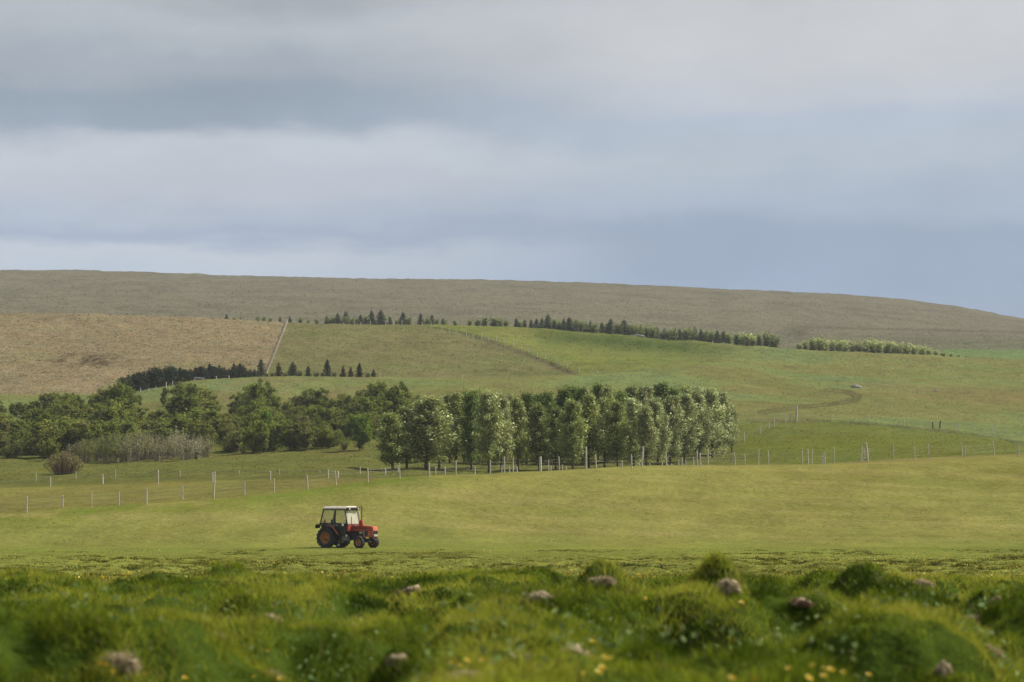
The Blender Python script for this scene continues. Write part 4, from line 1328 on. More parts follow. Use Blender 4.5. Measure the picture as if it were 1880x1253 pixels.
def tyre_and_rim(root, x, y, R, rimR, width, outer, lugs, steer=0.0):
    """wheel: rim mesh with its tyre as a sub-part; outer = -1 when the outside faces -y"""
    hw = width / 2
    m = MB()
    s = outer
    m.lathe([(rimR * 1.02, s * hw * .80), (rimR * .97, s * hw * .86), (rimR * .90, s * hw * .55), (rimR * .84, s * hw * .15), (rimR * .55, s * hw * .02), (rimR * .50, s * hw * .20),
             (rimR * .30, s * hw * .28), (rimR * .28, s * hw * .52), (0.002, s * hw * .56)], 32)
    m.lathe([(rimR * 1.02, s * hw * .80), (rimR * 1.0, -s * hw * .8), (rimR * .9, -s * hw * .5), (rimR * .5, -s * hw * .2), (.02, -s * hw * .2)], 32)
    for k in range(8):
        a = k * math.pi / 4 + .2
        cx_, cz_ = rimR * .68 * math.cos(a), rimR * .68 * math.sin(a)
        m.lathe([(.001, s * (hw * .12 + .012)), (.02, s * (hw * .12 + .010)), (.022, s * hw * .05)], 6, (cx_, 0, cz_))
    w = m.build('wheel', M_RIM, root, smooth_=True)
    w.location = (x, y, R)
    w.rotation_euler = (0, .5, steer)
    t = MB()
    t.lathe([(rimR * .98, -hw * .80), (rimR * 1.06, -hw * .92), (rimR + (R - rimR) * .5, -hw * 1.0), (R * .94, -hw * .93), (R * .975, -hw * .6), (R * .985, 0), (R * .975, hw * .6), (R * .94, hw * .93),
             (rimR + (R - rimR) * .5, hw * 1.0), (rimR * 1.06, hw * .92), (rimR * .98, hw * .80)], 44)
    n = lugs
    for k in range(n):
        for side in (-1, 1):
            a0 = 2 * math.pi * (k + (.5 if side > 0 else 0)) / n; a1 = a0 + (2 * math.pi / n) * .75; wd = (2 * math.pi / n) * .30
            P = []
            for (a, yy) in ((a0, side * hw * .98), (a1, side * hw * .05)):
                for da in (-wd / 2, wd / 2):
                    for r in (R * .93, R * 1.0):
                        P.append((r * math.cos(a + da), yy, r * math.sin(a + da)))
            t.poly(P, [(0, 1, 3, 2), (4, 6, 7, 5), (0, 4, 5, 1), (2, 3, 7, 6), (1, 5, 7, 3), (0, 2, 6, 4)])
    t.build('tyre', M_TYRE, w)
    return w


TX, TD = 614.5, 184.0
PHI = math.radians(33)
tl = at(TX, TD)
tractor = empty('tractor', (tl[0], tl[1], tl[2] - .02), 'old orange red farm tractor with black cab and pale roof standing in the field', 'tractor', rotz=-PHI)
fw_dir = np.array([math.cos(PHI), -math.sin(PHI)])
tp = ground(tl[0] + fw_dir[0] * 2.5, tl[1] + fw_dir[1] * 2.5) - tl[2]
tr_ = ground(tl[0] + math.sin(PHI) * .8, tl[1] + math.cos(PHI) * .8) - ground(tl[0] - math.sin(PHI) * .8, tl[1] - math.cos(PHI) * .8)
tractor.rotation_euler = (math.atan2(float(tr_), 1.6) * .8, -math.atan2(float(tp), 2.5), -PHI)

RR, RF = .665, .395
tyre_and_rim(tractor, 0, -.80, RR, .385, .40, -1, 17)
tyre_and_rim(tractor, 0, .80, RR, .385, .40, 1, 17)
tyre_and_rim(tractor, 2.52, -.76, RF, .235, .23, -1, 20, -.10)
tyre_and_rim(tractor, 2.52, .76, RF, .235, .23, 1, 20, -.10)
# chassis, axles, engine
MB().box(-.35, 1.15, -.22, .22, .50, .95).box(-.18, .18, -.62, .62, .55, .78).tube([(0, -.62, RR), (0, -.40, RR)], [.14, .17], 12).tube([(0, .40, RR), (0, .62, RR)], [.17, .14], 12).build('gearbox', M_ENGINE, tractor, .03)
MB().box(1.15, 2.35, -.20, .20, .50, 1.08).box(1.3, 2.0, -.27, -.20, .75, .98).tube([(1.5, -.30, .70), (1.5, -.22, .70)], [.09, .09], 12).tube([(1.82, -.32, .62), (1.82, -.2, .62)], [.06, .06], 10).build('engine', M_ENGINE, tractor, .025)
MB().box(2.38, 2.64, -.66, .66, .36, .48).box(2.44, 2.58, -.70, -.64, .30, .62).box(2.44, 2.58, .64, .70, .30, .62).box(2.35, 2.70, -.18, .18, .44, .62).bar((1.9, -.35, .55), (2.5, -.62, .42), .05).build('front_axle', M_ENGINE, tractor, .012)
MB().box(2.95, 3.22, -.26, .26, .46, .70).box(3.16, 3.30, -.2, .2, .44, .58).build('front_weight', M_ENGINE, tractor, .03)
# bonnet and nose
bon = MB()
bon.prism([(1.50, 1.10), (1.50, 1.46), (2.2, 1.43), (2.9, 1.40), (3.08, 1.385), (3.08, 1.10)], -.29, .29)
bon.build('bonnet', M_RED, tractor, .035)
MB().prism([(2.46, .70), (2.46, 1.095), (3.08, 1.095), (3.08, .70)], -.30, -.27).prism([(2.46, .70), (2.46, 1.095), (3.08, 1.095), (3.08, .70)], .27, .30).build('bonnet_side_panel', M_ORANGE, tractor, .01)
MB().box(1.62, 2.75, -.296, -.2915, 1.24, 1.30).build('side_stripe', M_BLACK, tractor)
v = MB()
for k in range(6): v.box(2.62, 2.84, -.312, -.302, .82 + .047 * k, .85 + .047 * k)
v.box(2.62, 2.84, -.3035, -.3005, .80, 1.10).build('side_vent', M_BLACK, tractor)
MB().box(2.585, 2.62, -.314, -.300, .78, 1.12).box(2.84, 2.875, -.314, -.300, .78, 1.12).box(2.62, 2.84, -.313, -.300, 1.10, 1.13).build('vent_frame', M_GREYM, tractor)
nose = MB().prism([(3.083, .70), (3.083, 1.385), (3.20, 1.37), (3.24, 1.12), (3.22, .70)], -.28, .28).build('nose_panel', M_ORANGE, tractor, .03)
gr = MB().box(3.226, 3.246, -.22, .22, .76, 1.10)
gr.build('grille', M_BLACK, tractor)
for y in (-.12, .12):
    hl = MB(); hl.poly([(3.252, y - .075, 1.08), (3.252, y + .075, 1.08), (3.252, y + .075, .93), (3.252, y - .075, .93)], [(0, 1, 2, 3)])
    h = MB().box(3.247, 3.262, y - .085, y + .085, .92, 1.09).build('headlight', M_BLACK, tractor, .006)
gl = MB()
for k in range(4): gl.box(3.247, 3.256, -.2, .2, .765 + .034 * k, .788 + .034 * k)
gl.build('grille_bar', M_LAMP, tractor)
# air cleaner, exhaust, intake
MB().prism([(2.06, 1.42), (2.10, 1.72), (2.16, 1.78), (2.28, 1.78), (2.36, 1.42)], -.17, .03).build('air_cleaner_box', M_RED, tractor, .02)
MB().tube([(2.22, -.08, 1.76), (2.22, -.08, 2.30), (2.22, -.08, 2.60), (2.19, -.08, 2.66)], [.032, .030, .030, .034], 10).build('exhaust_pipe', M_BLACK, tractor, smooth_=True)
MB().tube([(2.05, -.13, 1.45), (2.05, -.13, 2.26), (2.05, -.13, 2.30)], [.038, .038, .02], 10).build('intake_pipe', M_WHITE, tractor, smooth_=True)
# cab
Y0 = .64
cabf = MB()
for s in (-1, 1):
    y = s * Y0
    cabf.bar((-.60, y, 1.54), (-.36, y * .97, 2.42), .06, .06)           # rear pillar
    cabf.bar((.52, y, 1.54), (.56, y * .97, 2.42), .085, .06)            # middle pillar
    cabf.bar((1.52, y, 1.50), (1.30, y * .97, 2.42), .055, .055)         # front pillar
    cabf.bar((-.36, y * .97, 2.41), (1.30, y * .97, 2.41), .05, .05)
    cabf.bar((-.66, y, 1.53), (1.52, y, 1.53), .07, .06)
cabf.bar((-.36, -Y0, 2.41), (-.36, Y0, 2.41), .05); cabf.bar((1.30, -Y0, 2.41), (1.30, Y0, 2.41), .05)
cabf.bar((-.62, -Y0, 1.54), (-.62, Y0, 1.54), .07); cabf.bar((1.52, -Y0, 1.49), (1.52, Y0, 1.49), .06)
cabf.build('cab_frame', M_BLACK, tractor)
MB().prism([(1.44, 1.06), (1.44, 1.47), (1.56, 1.47), (1.58, 1.06)], -.60, .60).build('cab_front_panel', M_RED, tractor, .01)
for s in (-1, 1):
    y = s * (Y0 - .015)
    g = MB().prism([(-.56, 1.57), (-.34, 2.38), (.51, 2.38), (.48, 1.57)], y - .004, y + .004); g.build('rear_side_window', M_GLASS, tractor)
    d = MB().prism([(.58, .78), (.58, 1.50), (1.44, 1.50), (1.40, .92), (1.25, .78)], y - .02, y + .02).build('door', M_DGREEN, tractor, .008)
    MB().prism([(.57, 1.57), (.60, 2.38), (1.29, 2.38), (1.48, 1.57)], y - .004, y + .004).build('door_window', M_GLASS, d)
    MB().box(.66, .76, y + s * .025 - .012, y + s * .025 + .012, 1.42, 1.46).build('door_handle', M_LAMP, d)
MB().poly([(1.535, -.60, 1.52), (1.535, .60, 1.52), (1.325, .58, 2.38), (1.325, -.58, 2.38)], [(0, 1, 2, 3)]).build('windscreen', M_SCREEN, tractor)
MB().poly([(-.60, -.60, 1.57), (-.60, .60, 1.57), (-.375, .58, 2.38), (-.375, -.58, 2.38)], [(3, 2, 1, 0)]).build('rear_window', M_GLASS, tractor)
MB().bar((1.555, -.25, 1.52), (1.44, -.10, 2.0), .02).build('wiper', M_BLACK, tractor)
MB().poly([(-.46, -.74, 2.44), (1.44, -.74, 2.44), (1.44, .74, 2.44), (-.46, .74, 2.44), (-.42, -.68, 2.53), (1.43, -.68, 2.53), (1.43, .68, 2.53), (-.42, .68, 2.53),
          (-.32, -.50, 2.63), (1.36, -.50, 2.64), (1.36, .50, 2.64), (-.32, .50, 2.63)],
          [(3, 2, 1, 0), (0, 1, 5, 4), (1, 2, 6, 5), (2, 3, 7, 6), (3, 0, 4, 7), (4, 5, 9, 8), (5, 6, 10, 9), (6, 7, 11, 10), (7, 4, 8, 11), (8, 9, 10, 11)]).build('cab_roof', M_ROOFP, tractor, .03)
MB().box(1.446, 1.50, -.70, .70, 2.44, 2.56).box(1.30, 1.47, -.66, .66, 2.385, 2.436).build('roof_visor', M_BLACK, tractor, .01)
for y in (-.42, .50):
    MB().box(1.503, 1.55, y - .06, y + .06, 2.42, 2.53).build('work_light', M_LAMP, tractor, .01)
# inside the cab
MB().prism([(-.05, 1.12), (-.12, 1.78), (-.02, 1.80), (.06, 1.25), (.50, 1.22), (.52, 1.12)], -.24, .24).build('seat', M_SEAT, tractor, .03)
sw = MB(); sw.bar((1.20, 0, 1.1), (.92, 0, 1.62), .04)
ring = [(.92 + .17 * math.sin(a) * .5, .20 * math.cos(a), 1.64 + .17 * math.sin(a) * .85) for a in np.linspace(0, 2 * math.pi, 21)]
sw.tube(ring, [.014] * 21, 6); sw.build('steering_wheel', M_BLACK, tractor)
MB().prism([(1.10, 1.0), (1.15, 1.55), (1.43, 1.50), (1.43, 1.0)], -.3, .3).build('dashboard', M_BLACK, tractor, .02)
MB().box(-.55, 1.42, -.60, .60, .80, .86).build('cab_floor', M_ENGINE, tractor)
MB().box(-.56, -.50, -.6, .6, .86, 1.55).build('cab_rear_panel', M_BLACK, tractor)
MB().poly([(-.46, -.60, 1.58), (-.16, -.60, 1.58), (-.27, -.60, 1.80), (-.33, -.60, 1.80)] + [(-.46, -.585, 1.58), (-.16, -.585, 1.58), (-.27, -.585, 1.80), (-.33, -.585, 1.80)],
          [(0, 1, 2, 3), (7, 6, 5, 4), (0, 4, 5, 1), (1, 5, 6, 2), (2, 6, 7, 3), (3, 7, 4, 0)]).build('warning_triangle', M_TRI, tractor)
# fenders, lamps, steps
for s in (-1, 1):
    a, b = (s * .56, s * 1.00) if s > 0 else (s * 1.00, s * .56)
    f = MB().prism([(-.70, 1.44), (-.66, 1.50), (.32, 1.50), (.60, 1.34), (1.02, .88), (.98, .85), (.57, 1.28), (.30, 1.43), (-.60, 1.44), (-.72, 1.24), (-.75, 1.26)], a, b).build('fender', M_BLACK, tractor, .006)
    e = s * 1.003
    MB().prism([(.30, 1.515), (.34, 1.535), (.62, 1.36), (1.05, .89), (1.02, .875), (.59, 1.335)], min(e, e - s * .05), max(e, e - s * .05)).build('edge_trim', M_ORANGE, f)
    MB().box(-.80, -.735, s * .84 - .10, s * .84 + .10, 1.28, 1.48).build('rear_light', M_ORANGE, tractor, .012)
MB().prism([(.56, .86), (.56, 1.46), (.66, 1.46), (1.06, .90)], -.66, -.645).build('door_lower_panel', M_DGREEN, tractor)
MB().box(1.0, 1.55, -.62, -.36, .46, .74).build('fuel_tank', M_GREYM, tractor, .05)
MB().box(.86, 1.22, -.72, -.50, .34, .38).box(.88, .92, -.66, -.62, .38, .80).box(1.16, 1.20, -.66, -.62, .38, .80).build('cab_step', M_GREYM, tractor, .006)
MB().tube([(1.46, -.70, .80), (1.46, -.62, .80)], [.07, .07], 12).build('fuel_cap', M_LAMP, tractor)
MB().box(2.26, 2.42, -.40, -.30, .94, 1.03).build('side_lamp', M_LAMP, tractor, .015)
MB().bar((1.30, -.66, 1.55), (1.34, -.86, 1.50), .02).box(1.28, 1.36, -.92, -.84, 1.40, 1.56).build('mirror', M_LAMP, tractor)
MB().box(-1.02, -.30, -.04, .04, .42, .50).bar((-.3, -.3, .5), (-.98, -.34, .30), .05).bar((-.3, .3, .5), (-.98, .34, .30), .05).box(-1.02, -.94, -.40, .40, .26, .33).build('hitch', M_ENGINE, tractor)
MB().box(.70, .84, -.60, -.50, .14, .26).bar((.77, -.55, .26), (.80, -.50, .55), .03).build('white_plate', M_WHITE, tractor, .02)
#@@GRASS
# ----------------------------------------------------------------------------
# grass
# ----------------------------------------------------------------------------
r_g = np.random.default_rng(91)


def blades(x, y, h, w, lean, col, seg=2, rot=None):
    """curved tapering blades rooted on the ground"""
    n = len(x); z = ground(x, y) - .02
    a = r_g.uniform(0, 2 * math.pi, n) if rot is None else rot
    la = r_g.uniform(0, 2 * math.pi, n) + 0.0
    dx = np.cos(la) * lean * h; dy = np.sin(la) * lean * h
    sx = np.cos(a) * w / 2; sy = np.sin(a) * w / 2
    V_ = []
    for i in range(seg):
        t = i / seg
        k = 1 - t * 0.45
        cx_ = x + dx * t * t; cy_ = y + dy * t * t; cz = z + h * (t - 0.25 * np.minimum(lean, 1) * t * t)
        V_ += [np.stack([cx_ - sx * k, cy_ - sy * k, cz], 1), np.stack([cx_ + sx * k, cy_ + sy * k, cz], 1)]
    V_.append(np.stack([x + dx, y + dy, z + h * (1 - 0.25 * np.minimum(lean, 1))], 1))
    m = 2 * seg + 1
    vs = np.stack(V_, 1).reshape(-1, 3)
    b = np.arange(n)[:, None] * m
    qs = np.concatenate([b + np.array([[2 * i, 2 * i + 1, 2 * i + 3, 2 * i + 2]]) for i in range(seg - 1)], 0) if seg > 1 else None
    ts = b + np.array([[2 * seg - 2, 2 * seg - 1, 2 * seg]])
    return vs, qs, ts, np.repeat(col, m, 0)


def mixcol(n, x, y, pal, sc, seed):
    k = fbm(x * sc, y * sc * .8, seed, 3)
    k = np.clip((k - .5) * 2.6 + .5 + r_g.normal(0, .16, n), 0, .999) * (len(pal) - 1)
    i = k.astype(int); f = (k - i)[:, None]
    P = np.array(pal)
    return np.clip((P[i] * (1 - f) + P[np.minimum(i + 1, len(pal) - 1)] * f) * (1 + r_g.normal(0, .18, (n, 1))), .002, 1)


PAL_FG = [(.022, .039, .003), (.043, .070, .004), (.105, .146, .009), (.185, .226, .016), (.270, .275, .034)]
PAL_MID = [(.080, .098, .010), (.130, .145, .014), (.185, .185, .024), (.225, .200, .040)]

# lush long grass of the bank, near the camera
n = 720000
u = r_g.uniform(-420, 2300, n); dd = 11.5 * (44 / 11.5) ** r_g.uniform(0, 1, n) ** .92
x = (u - CX) / F * dd; y = dd
kk = fbm(x * 1.3, y * 1.0, 201, 3)
clump = fbm(x * 4.5, y * 4.0, 203, 2)
slope = np.abs(ground(x, y + .04) - ground(x, y - .04)) / .08 + np.abs(ground(x + .04, y) - ground(x - .04, y)) / .08
keep = (clump + r_g.normal(0, .16, n) > .33) & (r_g.uniform(0, 1, n) < .5 + .7 * slope)
x, y, kk, clump = x[keep], y[keep], kk[keep], clump[keep]
n = len(x)
h = (.045 + .07 * smooth(.35, .7, clump) + .03 * smooth(.4, .7, kk)) * r_g.uniform(.55, 1.3, n)
w = np.maximum(.005, y * .00025) * r_g.uniform(.7, 1.4, n)
col = mixcol(n, x, y * .45, PAL_FG, .95, 205)
dry = r_g.uniform(0, 1, n) < .05
col[dry] = np.array((.18, .145, .07)) * r_g.uniform(.6, 1.2, (dry.sum(), 1))
vs, qs, ts, cc = blades(x, y, h, w, r_g.uniform(.25, 1.1, n), col, 3)
tag(new_mesh('long_grass', vs, quads=qs, tris=ts, col=cc, mat=M_GRASS), kind='stuff')

# shaggier grass on the mounds that stand out
X_ = []; Y_ = []
for (px, py, d, wx, wy) in MOUNDS:
    m = 2600; x0 = (px - CX) / F * d
    X_.append(x0 + r_g.normal(0, wx * .75, m)); Y_.append(d + r_g.normal(0, wy * .7, m))
x = np.concatenate(X_); y = np.concatenate(Y_); n = len(x)
h = r_g.uniform(.03, .10, n); w = np.maximum(.005, y * .00025) * r_g.uniform(.7, 1.4, n)
col = mixcol(n, x, y * .45, PAL_FG[1:], 1.3, 207)
dry = r_g.uniform(0, 1, n) < .12
col[dry] = np.array((.26, .21, .11)) * r_g.uniform(.6, 1.2, (dry.sum(), 1))
vs, qs, ts, cc = blades(x, y, h, w, r_g.uniform(.25, 1.1, n), col, 3)
tag(new_mesh('mound_grass', vs, quads=qs, tris=ts, col=cc, mat=M_GRASS), kind='stuff')

# yellower tussock grass on the far side of the bank
n = 150000
u = r_g.uniform(-420, 2300, n); dd = 40 + 52 * r_g.uniform(0, 1, n) ** 1.0
x = (u - CX) / F * dd; y = dd
clump = fbm(x * 2.2, y * 1.5, 213, 3)
keep = clump + r_g.normal(0, .14, n) > .36
x, y, clump = x[keep], y[keep], clump[keep]; n = len(x)
h = (.05 + .12 * smooth(.45, .75, clump)) * r_g.uniform(.5, 1.25, n)
col = mixcol(n, x, y, PAL_MID, .5, 215)
vs, qs, ts, cc = blades(x, y, h, .014 * y / 40 * r_g.uniform(.7, 1.5, n), r_g.uniform(.2, .9, n), col, 2)
tag(new_mesh('tussock_grass', vs, quads=qs, tris=ts, col=cc, mat=M_GRASS), kind='stuff')

# tufts over the pasture: clumps of short grass
nc = 9500
u = r_g.uniform(-300, 2200, nc); dd = 84 + 94 * r_g.uniform(0, 1, nc) ** .75
cx_ = (u - CX) / F * dd; cy_ = dd
tall = smooth(.42, .62, fbm(cx_ * .25, cy_ * .12, 221, 3))
per = 20
x = np.repeat(cx_, per) + r_g.normal(0, .13, nc * per); y = np.repeat(cy_, per) + r_g.normal(0, .12, nc * per)
n = len(x)
h = np.repeat((.06 + .10 * tall) * (1 - .6 * smooth(140, 178, cy_)) * r_g.uniform(.6, 1.4, nc), per) * r_g.uniform(.6, 1.2, n)
cb = mixcol(nc, cx_, cy_, [(.080, .094, .014), (.130, .146, .020), (.185, .192, .030), (.230, .222, .042)], .35, 223)
col = np.clip(np.repeat(cb, per, 0) * (1 + r_g.normal(0, .15, (n, 1))), .002, 1)
vs, qs, ts, cc = blades(x, y, h, .035 * y / 120 * r_g.uniform(.7, 1.4, n), r_g.uniform(.3, 1.1, n), col, 2)
tag(new_mesh('pasture_grass', vs, quads=qs, tris=ts, col=cc, mat=M_GRASS_FAR), kind='stuff')

# short tufts everywhere on the visible slopes, coloured like the sward they grow in
vis = np.clip(ROWY[:-1] - ROWY[1:], 0, None) * (PX[:-1] > -250) * (PX[:-1] < 2130) * (Y[:-1] > 78) * (Y[:-1] < 1750) * np.clip(np.gradient(colx), 0, 12)[None, :]
pw = (vis / vis.sum()).ravel()
n = 230000
ii = r_g.choice(len(pw), n, p=pw)
ri, ci = ii // NC, ii % NC
y = rows[ri] + r_g.uniform(0, 1, n) * np.diff(rows)[ri]
px_ = colx[ci] + r_g.uniform(-.5, .5, n) * np.gradient(colx)[ci]
x = (px_ - CX) / F / CT * y
base = CO[ri, ci, :3]
rough = CO[ri, ci, 3]
col = np.clip(base * 1.35 * np.exp(r_g.normal(0.0, .16 + .16 * rough, n))[:, None] * (1 + r_g.normal(0, .05, (n, 3))), .002, 1)
straw = (r_g.uniform(0, 1, n) < .035) & (y > 184) & (y < 262)
col[straw] = np.array((.30, .27, .12)) * r_g.uniform(.7, 1.2, (straw.sum(), 1))
h = (.04 + .00012 * np.minimum(y, 900)) * (.7 + 1.0 * rough) * r_g.uniform(.5, 1.4, n)
h = np.where((y > 184) & (y < 250), h * .55, h)
vs, qs, ts, cc = blades(x, y, h, .00060 * y * r_g.uniform(.6, 1.5, n), r_g.uniform(.5, 1.8, n), col, 1, rot=r_g.normal(0, .6, n))
tag(new_mesh('field_grass', vs, tris=ts, col=cc, mat=M_GRASS_FAR), kind='stuff')

# flat swathes of cut hay lying on the hayfield
n = 0; px_s = r_g.uniform(-100, 1980, 420); X_ = []; Y_ = []; C_ = []
for p in px_s:
    d0 = r_g.uniform(188, 232); m = int(r_g.integers(6, 26)); x0 = (p - CX) / F * d0
    X_.append(x0 + r_g.normal(0, .5, m)); Y_.append(d0 + r_g.normal(0, .4, m))
x = np.concatenate(X_); y = np.concatenate(Y_); n = len(x)
col = np.array((.235, .205, .085)) * r_g.uniform(.7, 1.25, (n, 1))
vs, qs, ts, cc = blades(x, y, .07 * r_g.uniform(.5, 1.3, n), .09 * r_g.uniform(.6, 1.4, n), r_g.uniform(.6, 1.6, n), col, 1, rot=r_g.normal(0, .5, n))
tag(new_mesh('cut_hay', vs, tris=ts, col=cc, mat=M_GRASS_FAR), kind='stuff')

# pale broad-leaved herbs near the camera
n = 3200
u = r_g.uniform(-300, 2200, n); dd = r_g.uniform(12.8, 21, n)
x = (u - CX) / F * dd; y = dd
keep = fbm(x * 1.6, y * 1.6, 231, 3) > .52
x, y = x[keep], y[keep]; n = len(x)
z = ground(x, y) + r_g.uniform(.08, .22, n)
vs, qs, cc = rand_quads(r_g, np.stack([x, y, z], 1), .032, jit(r_g, (.140, .185, .070), n, .25), up=.6, aspect=1.25)
tag(new_mesh('broadleaf_herbs', vs, quads=qs, col=cc, mat=M_GRASS), kind='stuff')

# far-off yellow flowers sprinkled through the pasture
n = 7000
u = r_g.uniform(-200, 2080, n); dd = 55 + 115 * r_g.uniform(0, 1, n)
x = (u - CX) / F * dd; y = dd
keep = fbm(x * .3, y * .15, 241, 3) + .12 * smooth(900, 1800, u) > .54
x, y = x[keep], y[keep]; n = len(x)
z = ground(x, y) + r_g.uniform(.10, .22, n)
vs, qs, cc = rand_quads(r_g, np.stack([x, y, z], 1), .065, jit(r_g, (.66, .47, .02), n, .15), up=.3)
M_PETAL = mat_leaf('yellow_petals', .25, .5)
tag(new_mesh('wild_flowers', vs, quads=qs, col=cc, mat=M_PETAL), kind='stuff')

# ----------------------------------------------------------------------------
# clumps of dead matted grass and bare turf in the foreground
# ----------------------------------------------------------------------------
M_TURF = mat_plain('dead_turf', (.36, .295, .19), .95, col2=(.17, .13, .08), nscale=14, bump=1.0, spec=.1)
M_DRY = mat_leaf('dead_blades', .15, .8, .1)
mounds = [
    (222, 1203, 17.6, .110, .080, 'round tan clump of dead grass in the lower left of the grass bank'),
    (497, 1131, 23, .095, .070, 'pale crumbly clump of dead grass on the mound above the lower left'),
    (390, 1166, 19.5, .085, .030, 'narrow slanting streak of dead grass between two tan clumps at left'),
    (992, 1094, 27, .125, .090, 'brown grey turf knob beside a grassy mound near the middle'),
    (1050, 1194, 17.2, .120, .085, 'largest tan clump of dead grass, lower middle, a yellow flower at its right end'),
    (966, 1206, 16.8, .085, .070, 'tan brown clump just left of the largest one'),
    (857, 1237, 15.4, .100, .035, 'low flat tan clump at the bottom edge below yellow flowers'),
    (732, 1206, 17.0, .060, .050, 'small dim brown clump among pale herbs left of the middle'),
    (500, 1235, 15.6, .060, .032, 'small pinkish clump at the bottom edge, left half'),
    (1335, 1068, 25.6, .110, .100, 'pale patch of dead turf on the right side of the tallest blurred mound'),
    (1105, 1062, 27, .120, .040, 'faint greyish dead grass on top of the blurred mound right of middle'),
    (1690, 1068, 26.5, .110, .050, 'faint brown dead grass on the skyline of the bank at right'),
    (1788, 1133, 21.5, .100, .060, 'pale pinkish clump below the upper right tangle'),
    (1826, 1104, 23.5, .105, .110, 'tall pale clump at the right edge of the bank'),
    (1812, 1192, 17.4, .085, .060, 'ragged pale clump at lower right near the photo edge'),
    (1728, 1222, 16.0, .045, .055, 'small upright tan clump at the bottom right'),
    (1468, 1102, 23.5, .085, .045, 'reddish brown tuft in the green bank right of the lone yellow flower'),
    (757, 1086, 38, .22, .13, 'dark brown eroded tussock in the middle distance left of centre'),
]
SUNK = []
for i, (px, py, d, sx, sz, lab) in enumerate(mounds):
    d = hit(px, py + 9, 10, 60)[1] - .05
    x0 = (px - CX) / F * d; g0 = float(ground(x0, d))
    zc = z_of(py, d)
    o = empty('dead_grass_clump', (x0, d, g0), lab, 'grass clump')
    b = lump('turf', (0, 0, zc - g0 - sz * .70), sx * .8, sx * .65, sz * .85, 900 + i, M_TURF, .75, 3)
    b.parent = o
    sx *= 1.0
    SUNK.append((x0, d, sx))
    m = int(1500 * (sx / .1) ** 1.2)
    r = np.random.default_rng(700 + i)
    dv = r.normal(size=(m, 3)); dv[:, 2] = np.abs(dv[:, 2]) * .8; dv /= np.linalg.norm(dv, axis=1)[:, None]
    p0 = dv * np.array([sx * .8, sx * .65, sz * .85]) * .93 + np.array([0, 0, zc - g0 - sz * .70])
    out = dv * np.array([1, 1, .5]) * sx * .22 + np.array([0, 0, -.35]) * sx * r.uniform(.1, 1, m)[:, None] + r.normal(0, .14 * sx, (m, 3))
    sd_ = np.cross(dv, r.normal(size=(m, 3))); sd_ /= np.linalg.norm(sd_, axis=1)[:, None] + 1e-9
    w_ = .004 * d / 18
    vs = np.stack([p0 - sd_ * w_, p0 + sd_ * w_, p0 + out * .9 + dv * .01], 1).reshape(-1, 3)
    tone = (.10, .075, .045) if d > 30 else (.26, .15, .09) if px == 1468 else (.42, .345, .215)
    col = np.repeat(jit(r, tone, m, .3), 3, 0)
    link_mesh('dry_blades', new_mesh('dry_blades', vs, tris=np.arange(m * 3).reshape(m, 3), col=col, mat=M_DRY, link=False), o)

# living grass growing up around and through the dead clumps
X_ = []; Y_ = []
for (x0, d, sx) in SUNK:
    m = int(900 * sx / .1)
    X_.append(x0 + r_g.normal(0, sx * 1.1, m)); Y_.append(d - sx * .75 + r_g.normal(0, sx * .45, m))
x = np.concatenate(X_); y = np.concatenate(Y_); n = len(x)
col = mixcol(n, x, y * .45, PAL_FG[1:], 1.3, 208)
vs, qs, ts, cc = blades(x, y, r_g.uniform(.03, .095, n), np.maximum(.005, y * .00025) * r_g.uniform(.7, 1.3, n), r_g.uniform(.3, 1.2, n), col, 3)
tag(new_mesh('clump_grass', vs, quads=qs, tris=ts, col=cc, mat=M_GRASS), kind='stuff')

# ----------------------------------------------------------------------------
# single yellow flowers near the camera
# ----------------------------------------------------------------------------
M_STEM = mat_plain('flower_stem', (.06, .10, .02), .6)
M_BLOOM = mat_plain('yellow_bloom', (.72, .50, .02), .5, noise=.2, nscale=60)


def bloom_mesh():
    m = Acc()
    for ring, (nn, R, t) in enumerate([(9, .016, .35), (7, .012, .8), (5, .007, 1.2)]):
        for k in range(nn):
            a = 2 * math.pi * k / nn + ring * .4; da = math.pi / nn * .9
            tip = np.array([math.cos(a) * R * math.cos(t * .6), math.sin(a) * R * math.cos(t * .6), R * math.sin(t)])
            l = np.array([math.cos(a - da) * R * .62, math.sin(a - da) * R * .62, R * .35 * t]); rr = np.array([math.cos(a + da) * R * .62, math.sin(a + da) * R * .62, R * .35 * t])
            m.add([(0, 0, 0), l, tip, rr], [(0, 1, 2, 3)])
    return m.mesh('blossom', M_BLOOM)


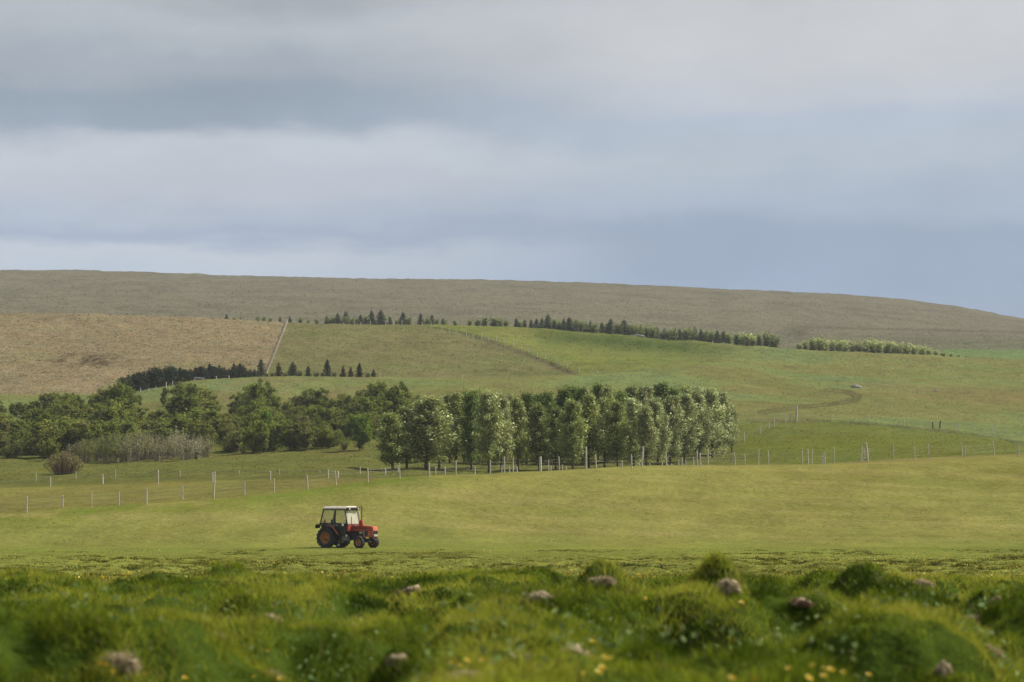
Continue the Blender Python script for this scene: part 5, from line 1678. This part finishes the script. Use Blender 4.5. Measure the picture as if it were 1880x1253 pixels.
BLOOM = bloom_mesh()
flowers = [(1360, 1106, 22, 1.3, 'lone yellow flower on the green bank below the tallest blurred mound'), (1184, 1098, 25, 1.3, 'lone yellow flower left of the tallest blurred mound'),
           (1087, 1178, 17, 1.4, 'bright yellow flower at the right end of the largest tan clump'), (1111, 1207, 16.4, 1.1, 'yellow flower right of and below the largest tan clump'),
           (1122, 1208, 16.4, .8, 'small dull flower beside the one below the largest tan clump'), (1105, 1226, 15.8, 1.1, 'upper of two yellow flowers under the largest tan clump'),
           (1099, 1234, 15.6, 1.1, 'lower of two yellow flowers under the largest tan clump'), (1070, 1236, 15.6, .8, 'faint yellow flower at the bottom left of the pair'),
           (887, 1212, 16.4, 1.3, 'bright yellow flower right of a green herb above the flat tan clump'), (858, 1213, 16.4, 1.0, 'yellow flower in the cluster above the flat tan clump, second from right'),
           (838, 1214, 16.4, 1.1, 'yellow flower in the cluster above the flat tan clump, middle'), (826, 1218, 16.2, 1.0, 'leftmost yellow flower above the flat tan clump'), (846, 1222, 16.2, .8, 'low yellow flower in the cluster above the flat tan clump'),
           (188, 1218, 16.8, 1.1, 'left of two yellow flowers below the round tan clump'), (199, 1220, 16.8, 1.1, 'right of two yellow flowers below the round tan clump'), (213, 1233, 16, 1.0, 'yellow flower lower than the pair below the round tan clump'),
           (268, 1237, 15.8, .9, 'faint yellow flower right of the round tan clump'), (343, 1245, 15.5, 1.2, 'yellow flower alone at the bottom edge, left half'), (469, 1243, 15.5, .9, 'dull yellow flower at the bottom edge left of a pinkish clump'),
           (494, 1195, 17.4, 1.0, 'yellow flower among pale herbs above the small pinkish clump'), (515, 1246, 15.4, .9, 'yellow flower right of the small pinkish clump'),
           (1446, 1228, 15.9, 1.2, 'yellow flower at the bottom, leftmost of the right-hand group'), (1490, 1222, 16, 1.1, 'topmost yellow flower of the right-hand group'), (1512, 1229, 15.9, 1.4, 'brightest yellow flower of the right-hand group'),
           (1523, 1230, 15.9, 1.3, 'bright yellow flower touching the brightest one on its right'), (1510, 1241, 15.6, 1.1, 'yellow flower just below the brightest ones'), (1482, 1246, 15.5, 1.3, 'lowest yellow flower of the right-hand group'),
           (1546, 1235, 15.8, 1.1, 'yellow flower second from the right of the right-hand group'), (1592, 1239, 15.7, 1.2, 'rightmost yellow flower of the right-hand group'), (1342, 1245, 15.5, 1.1, 'yellow flower at the bottom edge left of the right-hand group'),
           (1384, 1246, 15.5, 1.0, 'yellow flower at the bottom edge just left of the right-hand group')]
for (px, py, d, s, lab) in flowers:
    x0 = (px - CX) / F * d
    d = hit(px, py + 26, 9, 60)[1]; x0 = (px - CX) / F * d
    g0 = float(ground(x0, d)); zt = z_of(py, d)
    hh = zt - g0
    o = empty('yellow_flower', (x0, d, g0), lab, 'flower', 'yellow flowers on the grass bank')
    b = link_mesh('blossom', BLOOM, o); b.location = (0, 0, hh); b.scale = (s, s, s); b.rotation_euler = (random.uniform(.4, 1.2), random.uniform(-.3, .3), random.uniform(-.5, .5))
    a = Acc(); v, q = tube([(0, 0, -.02), (.004, 0, hh * .5), (0, 0, hh)], [.002, .0018, .0016], 5); a.add(v, q)
    link_mesh('stem', a.mesh('stem', M_STEM), o)

# ----------------------------------------------------------------------------
# thin haze over the valley
# ----------------------------------------------------------------------------
hz = MB().box(-13500, 13500, -300, 13500, -8, 190)
hzm = bpy.data.materials.new('haze')
hzm.use_nodes = True
nt = hzm.node_tree; nt.nodes.remove(nt.nodes['Principled BSDF'])
pv = nt.nodes.new('ShaderNodeVolumePrincipled')
pv.inputs['Color'].default_value = (.86, .90, .95, 1)
pv.inputs['Density'].default_value = 0.00009
nt.links.new(pv.outputs[0], nt.nodes['Material Output'].inputs['Volume'])
tag(hz.build('haze', hzm, None), kind='stuff')
